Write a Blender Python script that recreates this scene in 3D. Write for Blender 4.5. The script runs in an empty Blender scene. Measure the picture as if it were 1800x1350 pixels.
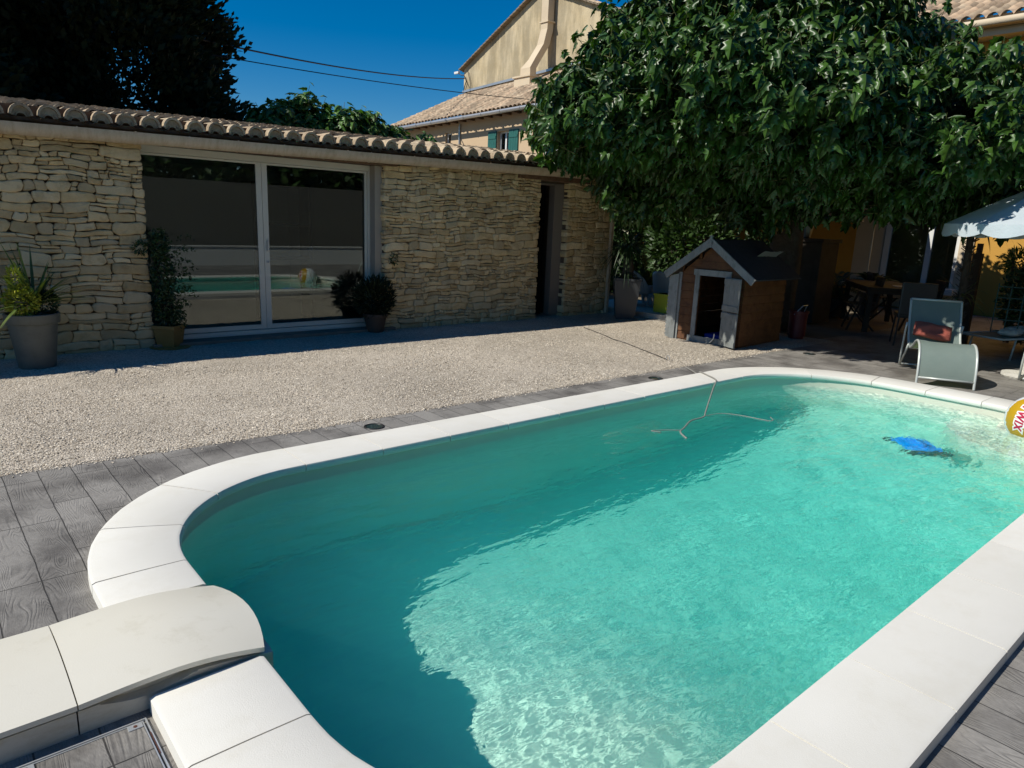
import bpy, bmesh, math, random
import numpy as np
from mathutils import Vector, Matrix
random.seed(7); np.random.seed(7)
PI = math.pi
scene = bpy.context.scene
# ---------------------------------------------------------------- camera
F_PX, YAW, PITCH, ROLL, CAM_H = 1228.6, 0.8526, 0.2284, 0.0424, 1.3796
fw = Vector((math.cos(YAW)*math.cos(PITCH), math.sin(YAW)*math.cos(PITCH), -math.sin(PITCH)))
rt = fw.cross(Vector((0, 0, 1))).normalized()
up = rt.cross(fw)
rt, up = rt*math.cos(ROLL)+up*math.sin(ROLL), -rt*math.sin(ROLL)+up*math.cos(ROLL)
cd = bpy.data.cameras.new('camera'); cam = bpy.data.objects.new('camera', cd)
scene.collection.objects.link(cam)
m3 = Matrix((rt, up, -fw)).transposed()
cam.matrix_world = Matrix.Translation((0, 0, CAM_H)) @ m3.to_4x4()
cd.sensor_width = 36; cd.lens = 36*F_PX/1800; cd.clip_start = 0.05; cd.clip_end = 600
scene.camera = cam
# ---------------------------------------------------------------- light
SUN = Vector((-0.95, 0.34, 1.0)).normalized()
w = bpy.data.worlds.new("World"); scene.world = w; w.use_nodes = True
nt = w.node_tree; nt.nodes.clear()
sky = nt.nodes.new('ShaderNodeTexSky'); sky.sky_type = 'NISHITA'; sky.sun_disc = False
sky.sun_elevation = math.asin(SUN.z); sky.sun_rotation = math.atan2(SUN.x, SUN.y)
sky.altitude = 300; sky.air_density = 1.0; sky.dust_density = 0.0; sky.ozone_density = 6.0
bg = nt.nodes.new('ShaderNodeBackground'); bg.inputs[1].default_value = 0.060
wo = nt.nodes.new('ShaderNodeOutputWorld')
hsv = nt.nodes.new('ShaderNodeHueSaturation'); hsv.inputs['Saturation'].default_value = 1.43; nt.links.new(sky.outputs[0], hsv.inputs['Color']); nt.links.new(hsv.outputs[0], bg.inputs[0]); nt.links.new(bg.outputs[0], wo.inputs[0])
sd = bpy.data.lights.new('sun', 'SUN'); sd.energy = 3.5; sd.angle = math.radians(0.53); sd.color = (1, 0.95, 0.85)
so = bpy.data.objects.new('sun', sd); scene.collection.objects.link(so)
so.rotation_euler = SUN.to_track_quat('Z', 'Y').to_euler()
scene.view_settings.view_transform = 'Standard'; scene.view_settings.look = 'None'
scene.view_settings.exposure = 0.5; scene.view_settings.gamma = 1
scene.render.engine = 'CYCLES'
cy = scene.cycles
cy.max_bounces = 10; cy.transparent_max_bounces = 24; cy.volume_bounces = 2
cy.caustics_reflective = False; cy.caustics_refractive = True
cy.use_denoising = True; cy.sample_clamp_indirect = 4

# ---------------------------------------------------------------- materials
def mat(name, base=(.5, .5, .5), rough=.8, var=None, vscale=3.0, bump=0.0, bscale=40.0, metal=0.0,
        spec=.5, rnd=0.0, rndhue=None, trans=0.0, coat=0.0, detail=5.0, coord='Object'):
    m = bpy.data.materials.new(name); m.use_nodes = True
    t = m.node_tree; N = t.nodes; L = t.links
    b = N['Principled BSDF']; b.inputs['Roughness'].default_value = rough
    b.inputs['Metallic'].default_value = metal; b.inputs['Specular IOR Level'].default_value = spec
    b.inputs['Coat Weight'].default_value = coat
    tc = N.new('ShaderNodeTexCoord')
    col = None
    if var is not None:
        n = N.new('ShaderNodeTexNoise'); n.inputs['Scale'].default_value = vscale; n.inputs['Detail'].default_value = detail
        n.inputs['Roughness'].default_value = .62
        L.new(tc.outputs[coord], n.inputs['Vector'])
        r = N.new('ShaderNodeValToRGB'); r.color_ramp.elements[0].position = .3; r.color_ramp.elements[1].position = .7
        r.color_ramp.elements[0].color = (*base, 1); r.color_ramp.elements[1].color = (*var, 1)
        L.new(n.outputs['Fac'], r.inputs[0]); col = r.outputs[0]
    else:
        rgb = N.new('ShaderNodeRGB'); rgb.outputs[0].default_value = (*base, 1); col = rgb.outputs[0]
    if rnd:
        a = N.new('ShaderNodeAttribute'); a.attribute_name = 'rnd'
        if rndhue is not None:
            mx = N.new('ShaderNodeMix'); mx.data_type = 'RGBA'
            L.new(a.outputs['Fac'], mx.inputs[0]); L.new(col, mx.inputs[6]); mx.inputs[7].default_value = (*rndhue, 1)
            col = mx.outputs[2]
        mr = N.new('ShaderNodeMapRange'); mr.inputs[3].default_value = 1-rnd; mr.inputs[4].default_value = 1+rnd
        sh = N.new('ShaderNodeMath'); sh.operation = 'MULTIPLY'; sh.inputs[1].default_value = 7.31
        fr = N.new('ShaderNodeMath'); fr.operation = 'FRACT'
        L.new(a.outputs['Fac'], sh.inputs[0]); L.new(sh.outputs[0], fr.inputs[0]); L.new(fr.outputs[0], mr.inputs[0])
        vm = N.new('ShaderNodeVectorMath'); vm.operation = 'SCALE'
        L.new(col, vm.inputs[0]); L.new(mr.outputs[0], vm.inputs['Scale']); col = vm.outputs[0]
    L.new(col, b.inputs['Base Color'])
    if bump:
        n2 = N.new('ShaderNodeTexNoise'); n2.inputs['Scale'].default_value = bscale; n2.inputs['Detail'].default_value = 6
        L.new(tc.outputs[coord], n2.inputs['Vector'])
        bp = N.new('ShaderNodeBump'); bp.inputs['Strength'].default_value = bump; bp.inputs['Distance'].default_value = .02
        L.new(n2.outputs['Fac'], bp.inputs['Height']); L.new(bp.outputs[0], b.inputs['Normal'])
    if trans:
        tr = N.new('ShaderNodeBsdfTranslucent'); L.new(col, tr.inputs[0])
        vm2 = N.new('ShaderNodeVectorMath'); vm2.operation = 'MULTIPLY'; vm2.inputs[1].default_value = (1.3, 1.5, .5)
        L.new(col, vm2.inputs[0]); L.new(vm2.outputs[0], tr.inputs[0])
        mxs = N.new('ShaderNodeMixShader'); mxs.inputs[0].default_value = trans
        L.new(b.outputs[0], mxs.inputs[1]); L.new(tr.outputs[0], mxs.inputs[2])
        L.new(mxs.outputs[0], N['Material Output'].inputs[0])
    return m

M = {}
M['coping'] = mat('coping_stone', (.71, .69, .625), .8, (.76, .74, .68), 2.2, .10, 260, rnd=.035, detail=9)
M['mortar'] = mat('joint_mortar', (.36, .31, .24), .95, (.46, .40, .32), 30)
M['stone'] = mat('dry_stone', (.50, .34, .145), .9, (.66, .51, .275), 5, .5, 35, rnd=.24, rndhue=(.60, .485, .29))
M['joint'] = mat('wall_joint', (.10, .075, .05), 1)
M['tile'] = mat('roof_tile', (.36, .28, .18), .9, (.55, .46, .32), 9, .5, 60, rnd=.25, rndhue=(.46, .35, .23))
M['tile_far'] = mat('old_roof_tile', (.27, .20, .135), .9, (.46, .37, .26), 2.2, .3, 20, rnd=.4, rndhue=(.38, .27, .18))
M['mortar_fill'] = mat('tile_mortar', (.26, .22, .15), .95, (.33, .28, .20), 25, .4, 60)
M['gutter'] = mat('sand_gutter', (.52, .41, .28), .45, (.57, .46, .33), 4)
M['beam'] = mat('weathered_beam', (.10, .055, .03), .85, (.20, .12, .065), 14)
M['white_pvc'] = mat('white_frame', (.60, .57, .47), .35, (.64, .61, .51), 5)
M['inner'] = mat('interior_plaster', (.42, .41, .37), .9)
M['dark'] = mat('dark_metal', (.02, .02, .02), .4)
M['grey_pot'] = mat('grey_planter', (.105, .112, .095), .5, (.13, .137, .12), 4)
M['white_pot_rim'] = mat('anthracite', (.05, .055, .06), .5)
M['terracotta'] = mat('ochre_pot', (.22, .13, .03), .6, (.27, .17, .05), 8)
M['soil'] = mat('soil', (.05, .035, .02), 1, (.09, .06, .04), 30, .6, 60)
M['leaf_tree'] = mat('plane_leaf', (.024, .066, .008), .40, (.062, .14, .016), 1.0, rnd=.4, rndhue=(.045, .10, .02), trans=.2, spec=.55)
M['leaf_fig'] = mat('fig_leaf', (.045, .12, .018), .42, (.08, .18, .03), 1.5, rnd=.35, trans=.25)
M['leaf_dark'] = mat('conifer_leaf', (.012, .020, .008), .7, (.026, .038, .014), .7, rnd=.4, trans=.08, spec=.2)
M['leaf_lime'] = mat('variegated_leaf', (.24, .29, .02), .5, (.55, .53, .08), 14, rnd=.4, trans=.3)
M['leaf_blade'] = mat('yucca_blade', (.07, .12, .02), .45, (.15, .20, .045), 5, rnd=.4, trans=.15)
M['leaf_jas'] = mat('climber_leaf', (.018, .045, .010), .5, (.035, .075, .018), 6, rnd=.4, trans=.12)
M['leaf_hedge'] = mat('hedge_leaf', (.025, .06, .012), .55, (.05, .10, .02), 3, rnd=.4, trans=.15)
M['bark'] = mat('plane_bark', (.06, .045, .032), .95, (.12, .10, .075), 7, .8, 20)
M['branch'] = mat('green_twig', (.16, .17, .06), .8)
M['ochre'] = mat('ochre_render', (.50, .26, .045), .9, (.57, .31, .06), 1.2, .2, 60)
M['cream'] = mat('cream_render', (.58, .47, .33), .9, (.64, .53, .38), 1.5, .15, 60)
M['peach'] = mat('peach_render', (.56, .41, .26), .9, (.60, .45, .29), 1.3, .15, 50)
M['white_paint'] = mat('white_paint', (.72, .72, .70), .5, (.76, .76, .74), 5)
M['zinc'] = mat('zinc', (.42, .43, .44), .35, (.5, .5, .5), 6, metal=.6)
M['shutter'] = mat('green_shutter', (.012, .10, .085), .55, (.018, .13, .11), 9)
M['play_orange'] = mat('stained_board', (.10, .038, .012), .7, (.16, .066, .02), 5, .2, 60)
M['play_grey'] = mat('grey_painted_wood', (.20, .215, .21), .6, (.26, .275, .265), 9, .2, 60)
M['felt'] = mat('roof_felt', (.02, .026, .03), .9, (.035, .042, .048), 12, .4, 100)
M['alu'] = mat('pale_aluminium', (.50, .53, .50), .35, (.55, .58, .54), 5, metal=.2)
M['mesh_fabric'] = mat('sling_fabric', (.19, .245, .225), .7, (.22, .275, .25), 6, .3, 250, trans=.2)
M['pillow'] = mat('brick_cushion', (.36, .085, .06), .9, (.42, .11, .075), 12, .5, 160)
M['cushion'] = mat('ivory_cushion', (.62, .60, .52), .9, (.68, .66, .58), 9, .3, 80)
M['canvas'] = mat('parasol_canvas', (.50, .57, .62), .85, (.55, .62, .66), 4, .25, 30, trans=.12)
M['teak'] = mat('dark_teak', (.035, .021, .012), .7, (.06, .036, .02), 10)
M['resin'] = mat('grey_resin', (.36, .41, .42), .4, (.40, .45, .46), 5)
M['lime_p'] = mat('lime_plastic', (.50, .56, .06), .4)
M['red_p'] = mat('red_plastic', (.12, .010, .014), .45)
M['lid'] = mat('ivory_polyester', (.74, .705, .60), .32, (.77, .735, .63), 3, .04, 200, coat=.15)
M['body'] = mat('ivory_polyester_body', (.62, .58, .49), .45, (.65, .61, .52), 3)
M['galv'] = mat('galvanised', (.55, .58, .60), .35, (.66, .68, .70), 40, metal=.55)
M['rust'] = mat('rust', (.10, .035, .02), .9)
M['hose'] = mat('grey_hose', (.26, .25, .225), .55)
M['black'] = mat('black_cable', (.012, .012, .014), .6)
M['glassy'] = mat('lamp_lens', (.03, .05, .05), .08, spec=.8)
M['blue'] = mat('robot_blue', (.0, .30, .95), .4)
M['gold'] = mat('gold_print', (.50, .29, .012), .4)
M['lettering'] = mat('red_lettering', (.45, .01, .05), .4)
M['lettering_edge'] = mat('white_lettering', (.85, .83, .80), .4)
M['concrete_pale'] = mat('pale_concrete', (.50, .48, .42), .9, (.62, .60, .54), 14, .6, 30)

def grime(m, scale, lo, hi, dark, stretch=(1, 1, 1)):
    """faint marks: multiplies the base colour by a patchy noise"""
    t = m.node_tree; N = t.nodes; L = t.links; b = N['Principled BSDF']; src = b.inputs['Base Color'].links[0].from_socket
    tc = N.new('ShaderNodeTexCoord'); mp = N.new('ShaderNodeMapping'); mp.inputs['Scale'].default_value = stretch; L.new(tc.outputs['Object'], mp.inputs[0])
    n = N.new('ShaderNodeTexNoise'); n.inputs['Scale'].default_value = scale; n.inputs['Detail'].default_value = 10; n.inputs['Roughness'].default_value = .72; L.new(mp.outputs[0], n.inputs['Vector'])
    r = N.new('ShaderNodeValToRGB'); r.color_ramp.elements[0].position = lo; r.color_ramp.elements[1].position = hi
    r.color_ramp.elements[0].color = (*dark, 1); r.color_ramp.elements[1].color = (1, 1, 1, 1); L.new(n.outputs['Fac'], r.inputs[0])
    mx = N.new('ShaderNodeMix'); mx.data_type = 'RGBA'; mx.blend_type = 'MULTIPLY'; mx.inputs[0].default_value = 1
    L.new(src, mx.inputs[6]); L.new(r.outputs[0], mx.inputs[7]); L.new(mx.outputs[2], b.inputs['Base Color']); return m
grime(M['coping'], 3, .32, .5, (.945, .935, .91)); grime(M['coping'], 60, .28, .33, (.74, .70, .64))
grime(M['lid'], 5, .33, .45, (.90, .89, .86)); grime(M['lid'], 90, .27, .31, (.6, .56, .5)); grime(M['body'], 6, .38, .55, (.84, .80, .72), (1, 1, 3))
grime(M['stone'], 4, .36, .50, (.74, .70, .64)); grime(M['gutter'], 5, .38, .55, (.82, .78, .72), (3, 1, 1)); grime(M['play_grey'], 14, .38, .48, (.72, .72, .70), (1, 1, .4)); grime(M['play_orange'], 10, .38, .52, (.70, .66, .62))
grime(M['tile'], 16, .38, .50, (.62, .58, .54)); grime(M['grey_pot'], 9, .36, .5, (.82, .82, .80))
def liner():
    return mat('pool_liner', (.58, .57, .47), .6, (.62, .61, .51), 2)
M['liner'] = liner()

def gable_mat():
    m = mat('weathered_render', (.50, .40, .24), .95, (.62, .52, .35), .9, .4, 12)
    t = m.node_tree; N = t.nodes; L = t.links; b = N['Principled BSDF']
    src = b.inputs['Base Color'].links[0].from_socket
    tc = N.new('ShaderNodeTexCoord'); mp = N.new('ShaderNodeMapping'); mp.inputs['Scale'].default_value = (1, 1.7, .35)
    L.new(tc.outputs['Object'], mp.inputs[0])
    n = N.new('ShaderNodeTexNoise'); n.inputs['Scale'].default_value = 1.1; n.inputs['Detail'].default_value = 9; n.inputs['Roughness'].default_value = .7
    L.new(mp.outputs[0], n.inputs['Vector'])
    r = N.new('ShaderNodeValToRGB'); r.color_ramp.elements[0].position = .42; r.color_ramp.elements[1].position = .58
    r.color_ramp.elements[0].color = (.40, .41, .42, 1); r.color_ramp.elements[1].color = (1, 1, 1, 1)
    L.new(n.outputs['Fac'], r.inputs[0])
    mx = N.new('ShaderNodeMix'); mx.data_type = 'RGBA'; mx.blend_type = 'MULTIPLY'; mx.inputs[0].default_value = .6
    L.new(src, mx.inputs[6]); L.new(r.outputs[0], mx.inputs[7]); L.new(mx.outputs[2], b.inputs['Base Color'])
    return m
M['gable'] = gable_mat()

def deck_mat(name='stamped_deck', planks=True):
    m = bpy.data.materials.new(name); m.use_nodes = True
    t = m.node_tree; N = t.nodes; L = t.links; b = N['Principled BSDF']; b.inputs['Roughness'].default_value = .62
    b.inputs['Specular IOR Level'].default_value = .35
    tc = N.new('ShaderNodeTexCoord')
    mp = N.new('ShaderNodeMapping'); mp.inputs['Rotation'].default_value = (0, 0, PI/2); mp.inputs['Location'].default_value = (.01, .04, 0)
    L.new(tc.outputs['Object'], mp.inputs[0])
    dn = N.new('ShaderNodeTexNoise'); dn.inputs['Scale'].default_value = 5; dn.inputs['Detail'].default_value = 3
    L.new(mp.outputs[0], dn.inputs['Vector'])
    ds = N.new('ShaderNodeVectorMath'); ds.operation = 'SCALE'; ds.inputs['Scale'].default_value = .012
    L.new(dn.outputs['Color'], ds.inputs[0])
    ad = N.new('ShaderNodeVectorMath'); ad.operation = 'ADD'; L.new(mp.outputs[0], ad.inputs[0]); L.new(ds.outputs[0], ad.inputs[1])
    br = N.new('ShaderNodeTexBrick'); br.offset = .37; br.offset_frequency = 3; br.squash_frequency = 2; br.squash = 1.0
    br.inputs['Scale'].default_value = 1; br.inputs['Brick Width'].default_value = .6; br.inputs['Row Height'].default_value = .155
    br.inputs['Mortar Size'].default_value = .0028; br.inputs['Mortar Smooth'].default_value = .3; br.inputs['Bias'].default_value = 0
    br.inputs['Color1'].default_value = (0, 0, 0, 1); br.inputs['Color2'].default_value = (1, 1, 1, 1); br.inputs['Mortar'].default_value = (.5, .5, .5, 1)
    L.new(ad.outputs[0], br.inputs['Vector'])
    # grain: rings stretched along the plank, shifted per plank
    sv = N.new('ShaderNodeVectorMath'); sv.operation = 'MULTIPLY'; sv.inputs[1].default_value = (3.1, 7.7, 5.3); L.new(br.outputs['Color'], sv.inputs[0])
    av = N.new('ShaderNodeVectorMath'); av.operation = 'ADD'; L.new(mp.outputs[0], av.inputs[0]); L.new(sv.outputs[0], av.inputs[1])
    mp2 = N.new('ShaderNodeMapping'); mp2.inputs['Scale'].default_value = (1.5, 8.5, 1); L.new(av.outputs[0], mp2.inputs[0])
    n1 = N.new('ShaderNodeTexNoise'); n1.inputs['Scale'].default_value = 1.15; n1.inputs['Detail'].default_value = 1.2; n1.inputs['Distortion'].default_value = .5
    L.new(mp2.outputs[0], n1.inputs['Vector'])
    mu = N.new('ShaderNodeMath'); mu.operation = 'MULTIPLY'; mu.inputs[1].default_value = 26; L.new(n1.outputs['Fac'], mu.inputs[0])
    fr = N.new('ShaderNodeMath'); fr.operation = 'PINGPONG'; fr.inputs[1].default_value = .5; L.new(mu.outputs[0], fr.inputs[0])
    gr = N.new('ShaderNodeValToRGB'); gr.color_ramp.elements[0].position = .0; gr.color_ramp.elements[1].position = .30
    gr.color_ramp.elements[0].color = (0, 0, 0, 1); gr.color_ramp.elements[1].color = (1, 1, 1, 1); L.new(fr.outputs[0], gr.inputs[0])
    # fade the lines in and out
    n3 = N.new('ShaderNodeTexNoise'); n3.inputs['Scale'].default_value = 9; n3.inputs['Detail'].default_value = 3; L.new(av.outputs[0], n3.inputs['Vector'])
    st = N.new('ShaderNodeValToRGB'); st.color_ramp.elements[0].position = .38; st.color_ramp.elements[1].position = .58
    st.color_ramp.elements[0].color = (.12, .12, .12, 1); st.color_ramp.elements[1].color = (.85, .85, .85, 1); L.new(n3.outputs['Fac'], st.inputs[0])
    ln = N.new('ShaderNodeMix'); ln.data_type = 'FLOAT'; L.new(st.outputs[0], ln.inputs[0]); ln.inputs[2].default_value = 1; L.new(gr.outputs[0], ln.inputs[3])
    # base grey with stains
    n4 = N.new('ShaderNodeTexNoise'); n4.inputs['Scale'].default_value = 2.3; n4.inputs['Detail'].default_value = 8; n4.inputs['Roughness'].default_value = .65
    L.new(tc.outputs['Object'], n4.inputs['Vector'])
    cr = N.new('ShaderNodeValToRGB')
    cr.color_ramp.elements[0].position = .38; cr.color_ramp.elements[0].color = (.135, .126, .116, 1)
    cr.color_ramp.elements[1].position = .56; cr.color_ramp.elements[1].color = (.275, .26, .238, 1)
    L.new(n4.outputs['Fac'], cr.inputs[0])
    n5 = N.new('ShaderNodeTexNoise'); n5.inputs['Scale'].default_value = 45; n5.inputs['Detail'].default_value = 5; L.new(mp2.outputs[0], n5.inputs['Vector'])
    c5 = N.new('ShaderNodeMapRange'); c5.inputs[1].default_value = .3; c5.inputs[2].default_value = .7; c5.inputs[3].default_value = .82; c5.inputs[4].default_value = 1.15
    L.new(n5.outputs['Fac'], c5.inputs[0])
    k1 = N.new('ShaderNodeMapRange'); k1.inputs[3].default_value = .76; k1.inputs[4].default_value = 1; L.new(ln.outputs[0], k1.inputs[0])
    k2 = N.new('ShaderNodeMapRange'); k2.inputs[3].default_value = 1; k2.inputs[4].default_value = .22; L.new(br.outputs['Fac'], k2.inputs[0])
    a1 = N.new('ShaderNodeMath'); a1.operation = 'MULTIPLY'; L.new(k1.outputs[0], a1.inputs[0]); L.new(k2.outputs[0], a1.inputs[1])
    a2 = N.new('ShaderNodeMath'); a2.operation = 'MULTIPLY'; L.new(a1.outputs[0], a2.inputs[0]); L.new(c5.outputs[0], a2.inputs[1])
    tint = N.new('ShaderNodeMapRange'); tint.inputs[3].default_value = .9; tint.inputs[4].default_value = 1.12; L.new(br.outputs['Color'], tint.inputs[0])
    a3 = N.new('ShaderNodeMath'); a3.operation = 'MULTIPLY'; L.new(a2.outputs[0], a3.inputs[0]); L.new(tint.outputs[0], a3.inputs[1])
    vs = N.new('ShaderNodeVectorMath'); vs.operation = 'SCALE'; L.new(cr.outputs[0], vs.inputs[0]); L.new(a3.outputs[0], vs.inputs['Scale'])
    L.new(vs.outputs[0], b.inputs['Base Color'])
    h = N.new('ShaderNodeMath'); h.operation = 'MULTIPLY'; L.new(k2.outputs[0], h.inputs[0]); L.new(ln.outputs[0], h.inputs[1])
    bp = N.new('ShaderNodeBump'); bp.inputs['Strength'].default_value = .45; bp.inputs['Distance'].default_value = .004
    L.new(h.outputs[0], bp.inputs['Height']); L.new(bp.outputs[0], b.inputs['Normal'])
    return m
M['deck'] = deck_mat()

def gravel_mat():
    m = bpy.data.materials.new('gravel'); m.use_nodes = True
    t = m.node_tree; N = t.nodes; L = t.links; b = N['Principled BSDF']; b.inputs['Roughness'].default_value = .92
    b.inputs['Specular IOR Level'].default_value = .2
    tc = N.new('ShaderNodeTexCoord')
    v = N.new('ShaderNodeTexVoronoi'); v.inputs['Scale'].default_value = 88; L.new(tc.outputs['Object'], v.inputs['Vector'])
    sx = N.new('ShaderNodeSeparateColor'); L.new(v.outputs['Color'], sx.inputs[0])
    cr = N.new('ShaderNodeValToRGB'); e = cr.color_ramp.elements
    e[0].position = 0; e[0].color = (.39, .325, .245, 1); e[1].position = 1; e[1].color = (.80, .715, .595, 1)
    k = e.new(.35); k.color = (.58, .505, .41, 1); k = e.new(.7); k.color = (.66, .585, .485, 1)
    L.new(sx.outputs[0], cr.inputs[0])
    n = N.new('ShaderNodeTexNoise'); n.inputs['Scale'].default_value = .75; n.inputs['Detail'].default_value = 9; n.inputs['Roughness'].default_value = .62; L.new(tc.outputs['Object'], n.inputs['Vector'])
    mr = N.new('ShaderNodeMapRange'); mr.inputs[1].default_value = .3; mr.inputs[2].default_value = .7; mr.inputs[3].default_value = .78; mr.inputs[4].default_value = 1.2
    L.new(n.outputs['Fac'], mr.inputs[0])
    dk = N.new('ShaderNodeMapRange'); dk.inputs[1].default_value = .0; dk.inputs[2].default_value = .75; dk.inputs[3].default_value = 1.13; dk.inputs[4].default_value = .67
    vd = N.new('ShaderNodeTexVoronoi'); vd.inputs['Scale'].default_value = 88; L.new(tc.outputs['Object'], vd.inputs['Vector']); L.new(vd.outputs['Distance'], dk.inputs[0])
    mm = N.new('ShaderNodeMath'); mm.operation = 'MULTIPLY'; L.new(mr.outputs[0], mm.inputs[0]); L.new(dk.outputs[0], mm.inputs[1])
    vs = N.new('ShaderNodeVectorMath'); vs.operation = 'SCALE'; L.new(cr.outputs[0], vs.inputs[0]); L.new(mm.outputs[0], vs.inputs['Scale'])
    L.new(vs.outputs[0], b.inputs['Base Color'])
    iv = N.new('ShaderNodeMath'); iv.operation = 'SUBTRACT'; iv.inputs[0].default_value = 1; L.new(vd.outputs['Distance'], iv.inputs[1])
    hh = N.new('ShaderNodeMath'); hh.operation = 'ADD'; L.new(iv.outputs[0], hh.inputs[0]); L.new(sx.outputs[1], hh.inputs[1])
    bp = N.new('ShaderNodeBump'); bp.inputs['Strength'].default_value = .9; bp.inputs['Distance'].default_value = .008
    L.new(hh.outputs[0], bp.inputs['Height']); L.new(bp.outputs[0], b.inputs['Normal'])
    return m
M['gravel'] = gravel_mat()
M['pebble'] = mat('pebble', (.45, .38, .29), .9, rnd=.38, rndhue=(.68, .62, .52))

def glass_mat():
    m = bpy.data.materials.new('window_glass'); m.use_nodes = True
    t = m.node_tree; N = t.nodes; L = t.links; N.remove(N['Principled BSDF'])
    g = N.new('ShaderNodeBsdfGlossy'); g.inputs['Roughness'].default_value = .0; g.inputs['Color'].default_value = (.9, .95, .93, 1)
    tr = N.new('ShaderNodeBsdfTransparent'); tr.inputs[0].default_value = (.78, .82, .79, 1)
    f = N.new('ShaderNodeFresnel'); f.inputs[0].default_value = 1.6
    k = N.new('ShaderNodeMath'); k.operation = 'MULTIPLY_ADD'; k.inputs[1].default_value = 1.15; k.inputs[2].default_value = .01; L.new(f.outputs[0], k.inputs[0])
    tc = N.new('ShaderNodeTexCoord'); n = N.new('ShaderNodeTexNoise'); n.inputs['Scale'].default_value = 1.2; L.new(tc.outputs['Object'], n.inputs['Vector'])
    bp = N.new('ShaderNodeBump'); bp.inputs['Strength'].default_value = .012; L.new(n.outputs['Fac'], bp.inputs['Height']); L.new(bp.outputs[0], g.inputs['Normal'])
    mx = N.new('ShaderNodeMixShader'); L.new(k.outputs[0], mx.inputs[0]); L.new(tr.outputs[0], mx.inputs[1]); L.new(g.outputs[0], mx.inputs[2])
    L.new(mx.outputs[0], N['Material Output'].inputs[0])
    return m
M['glass'] = glass_mat()

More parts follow.
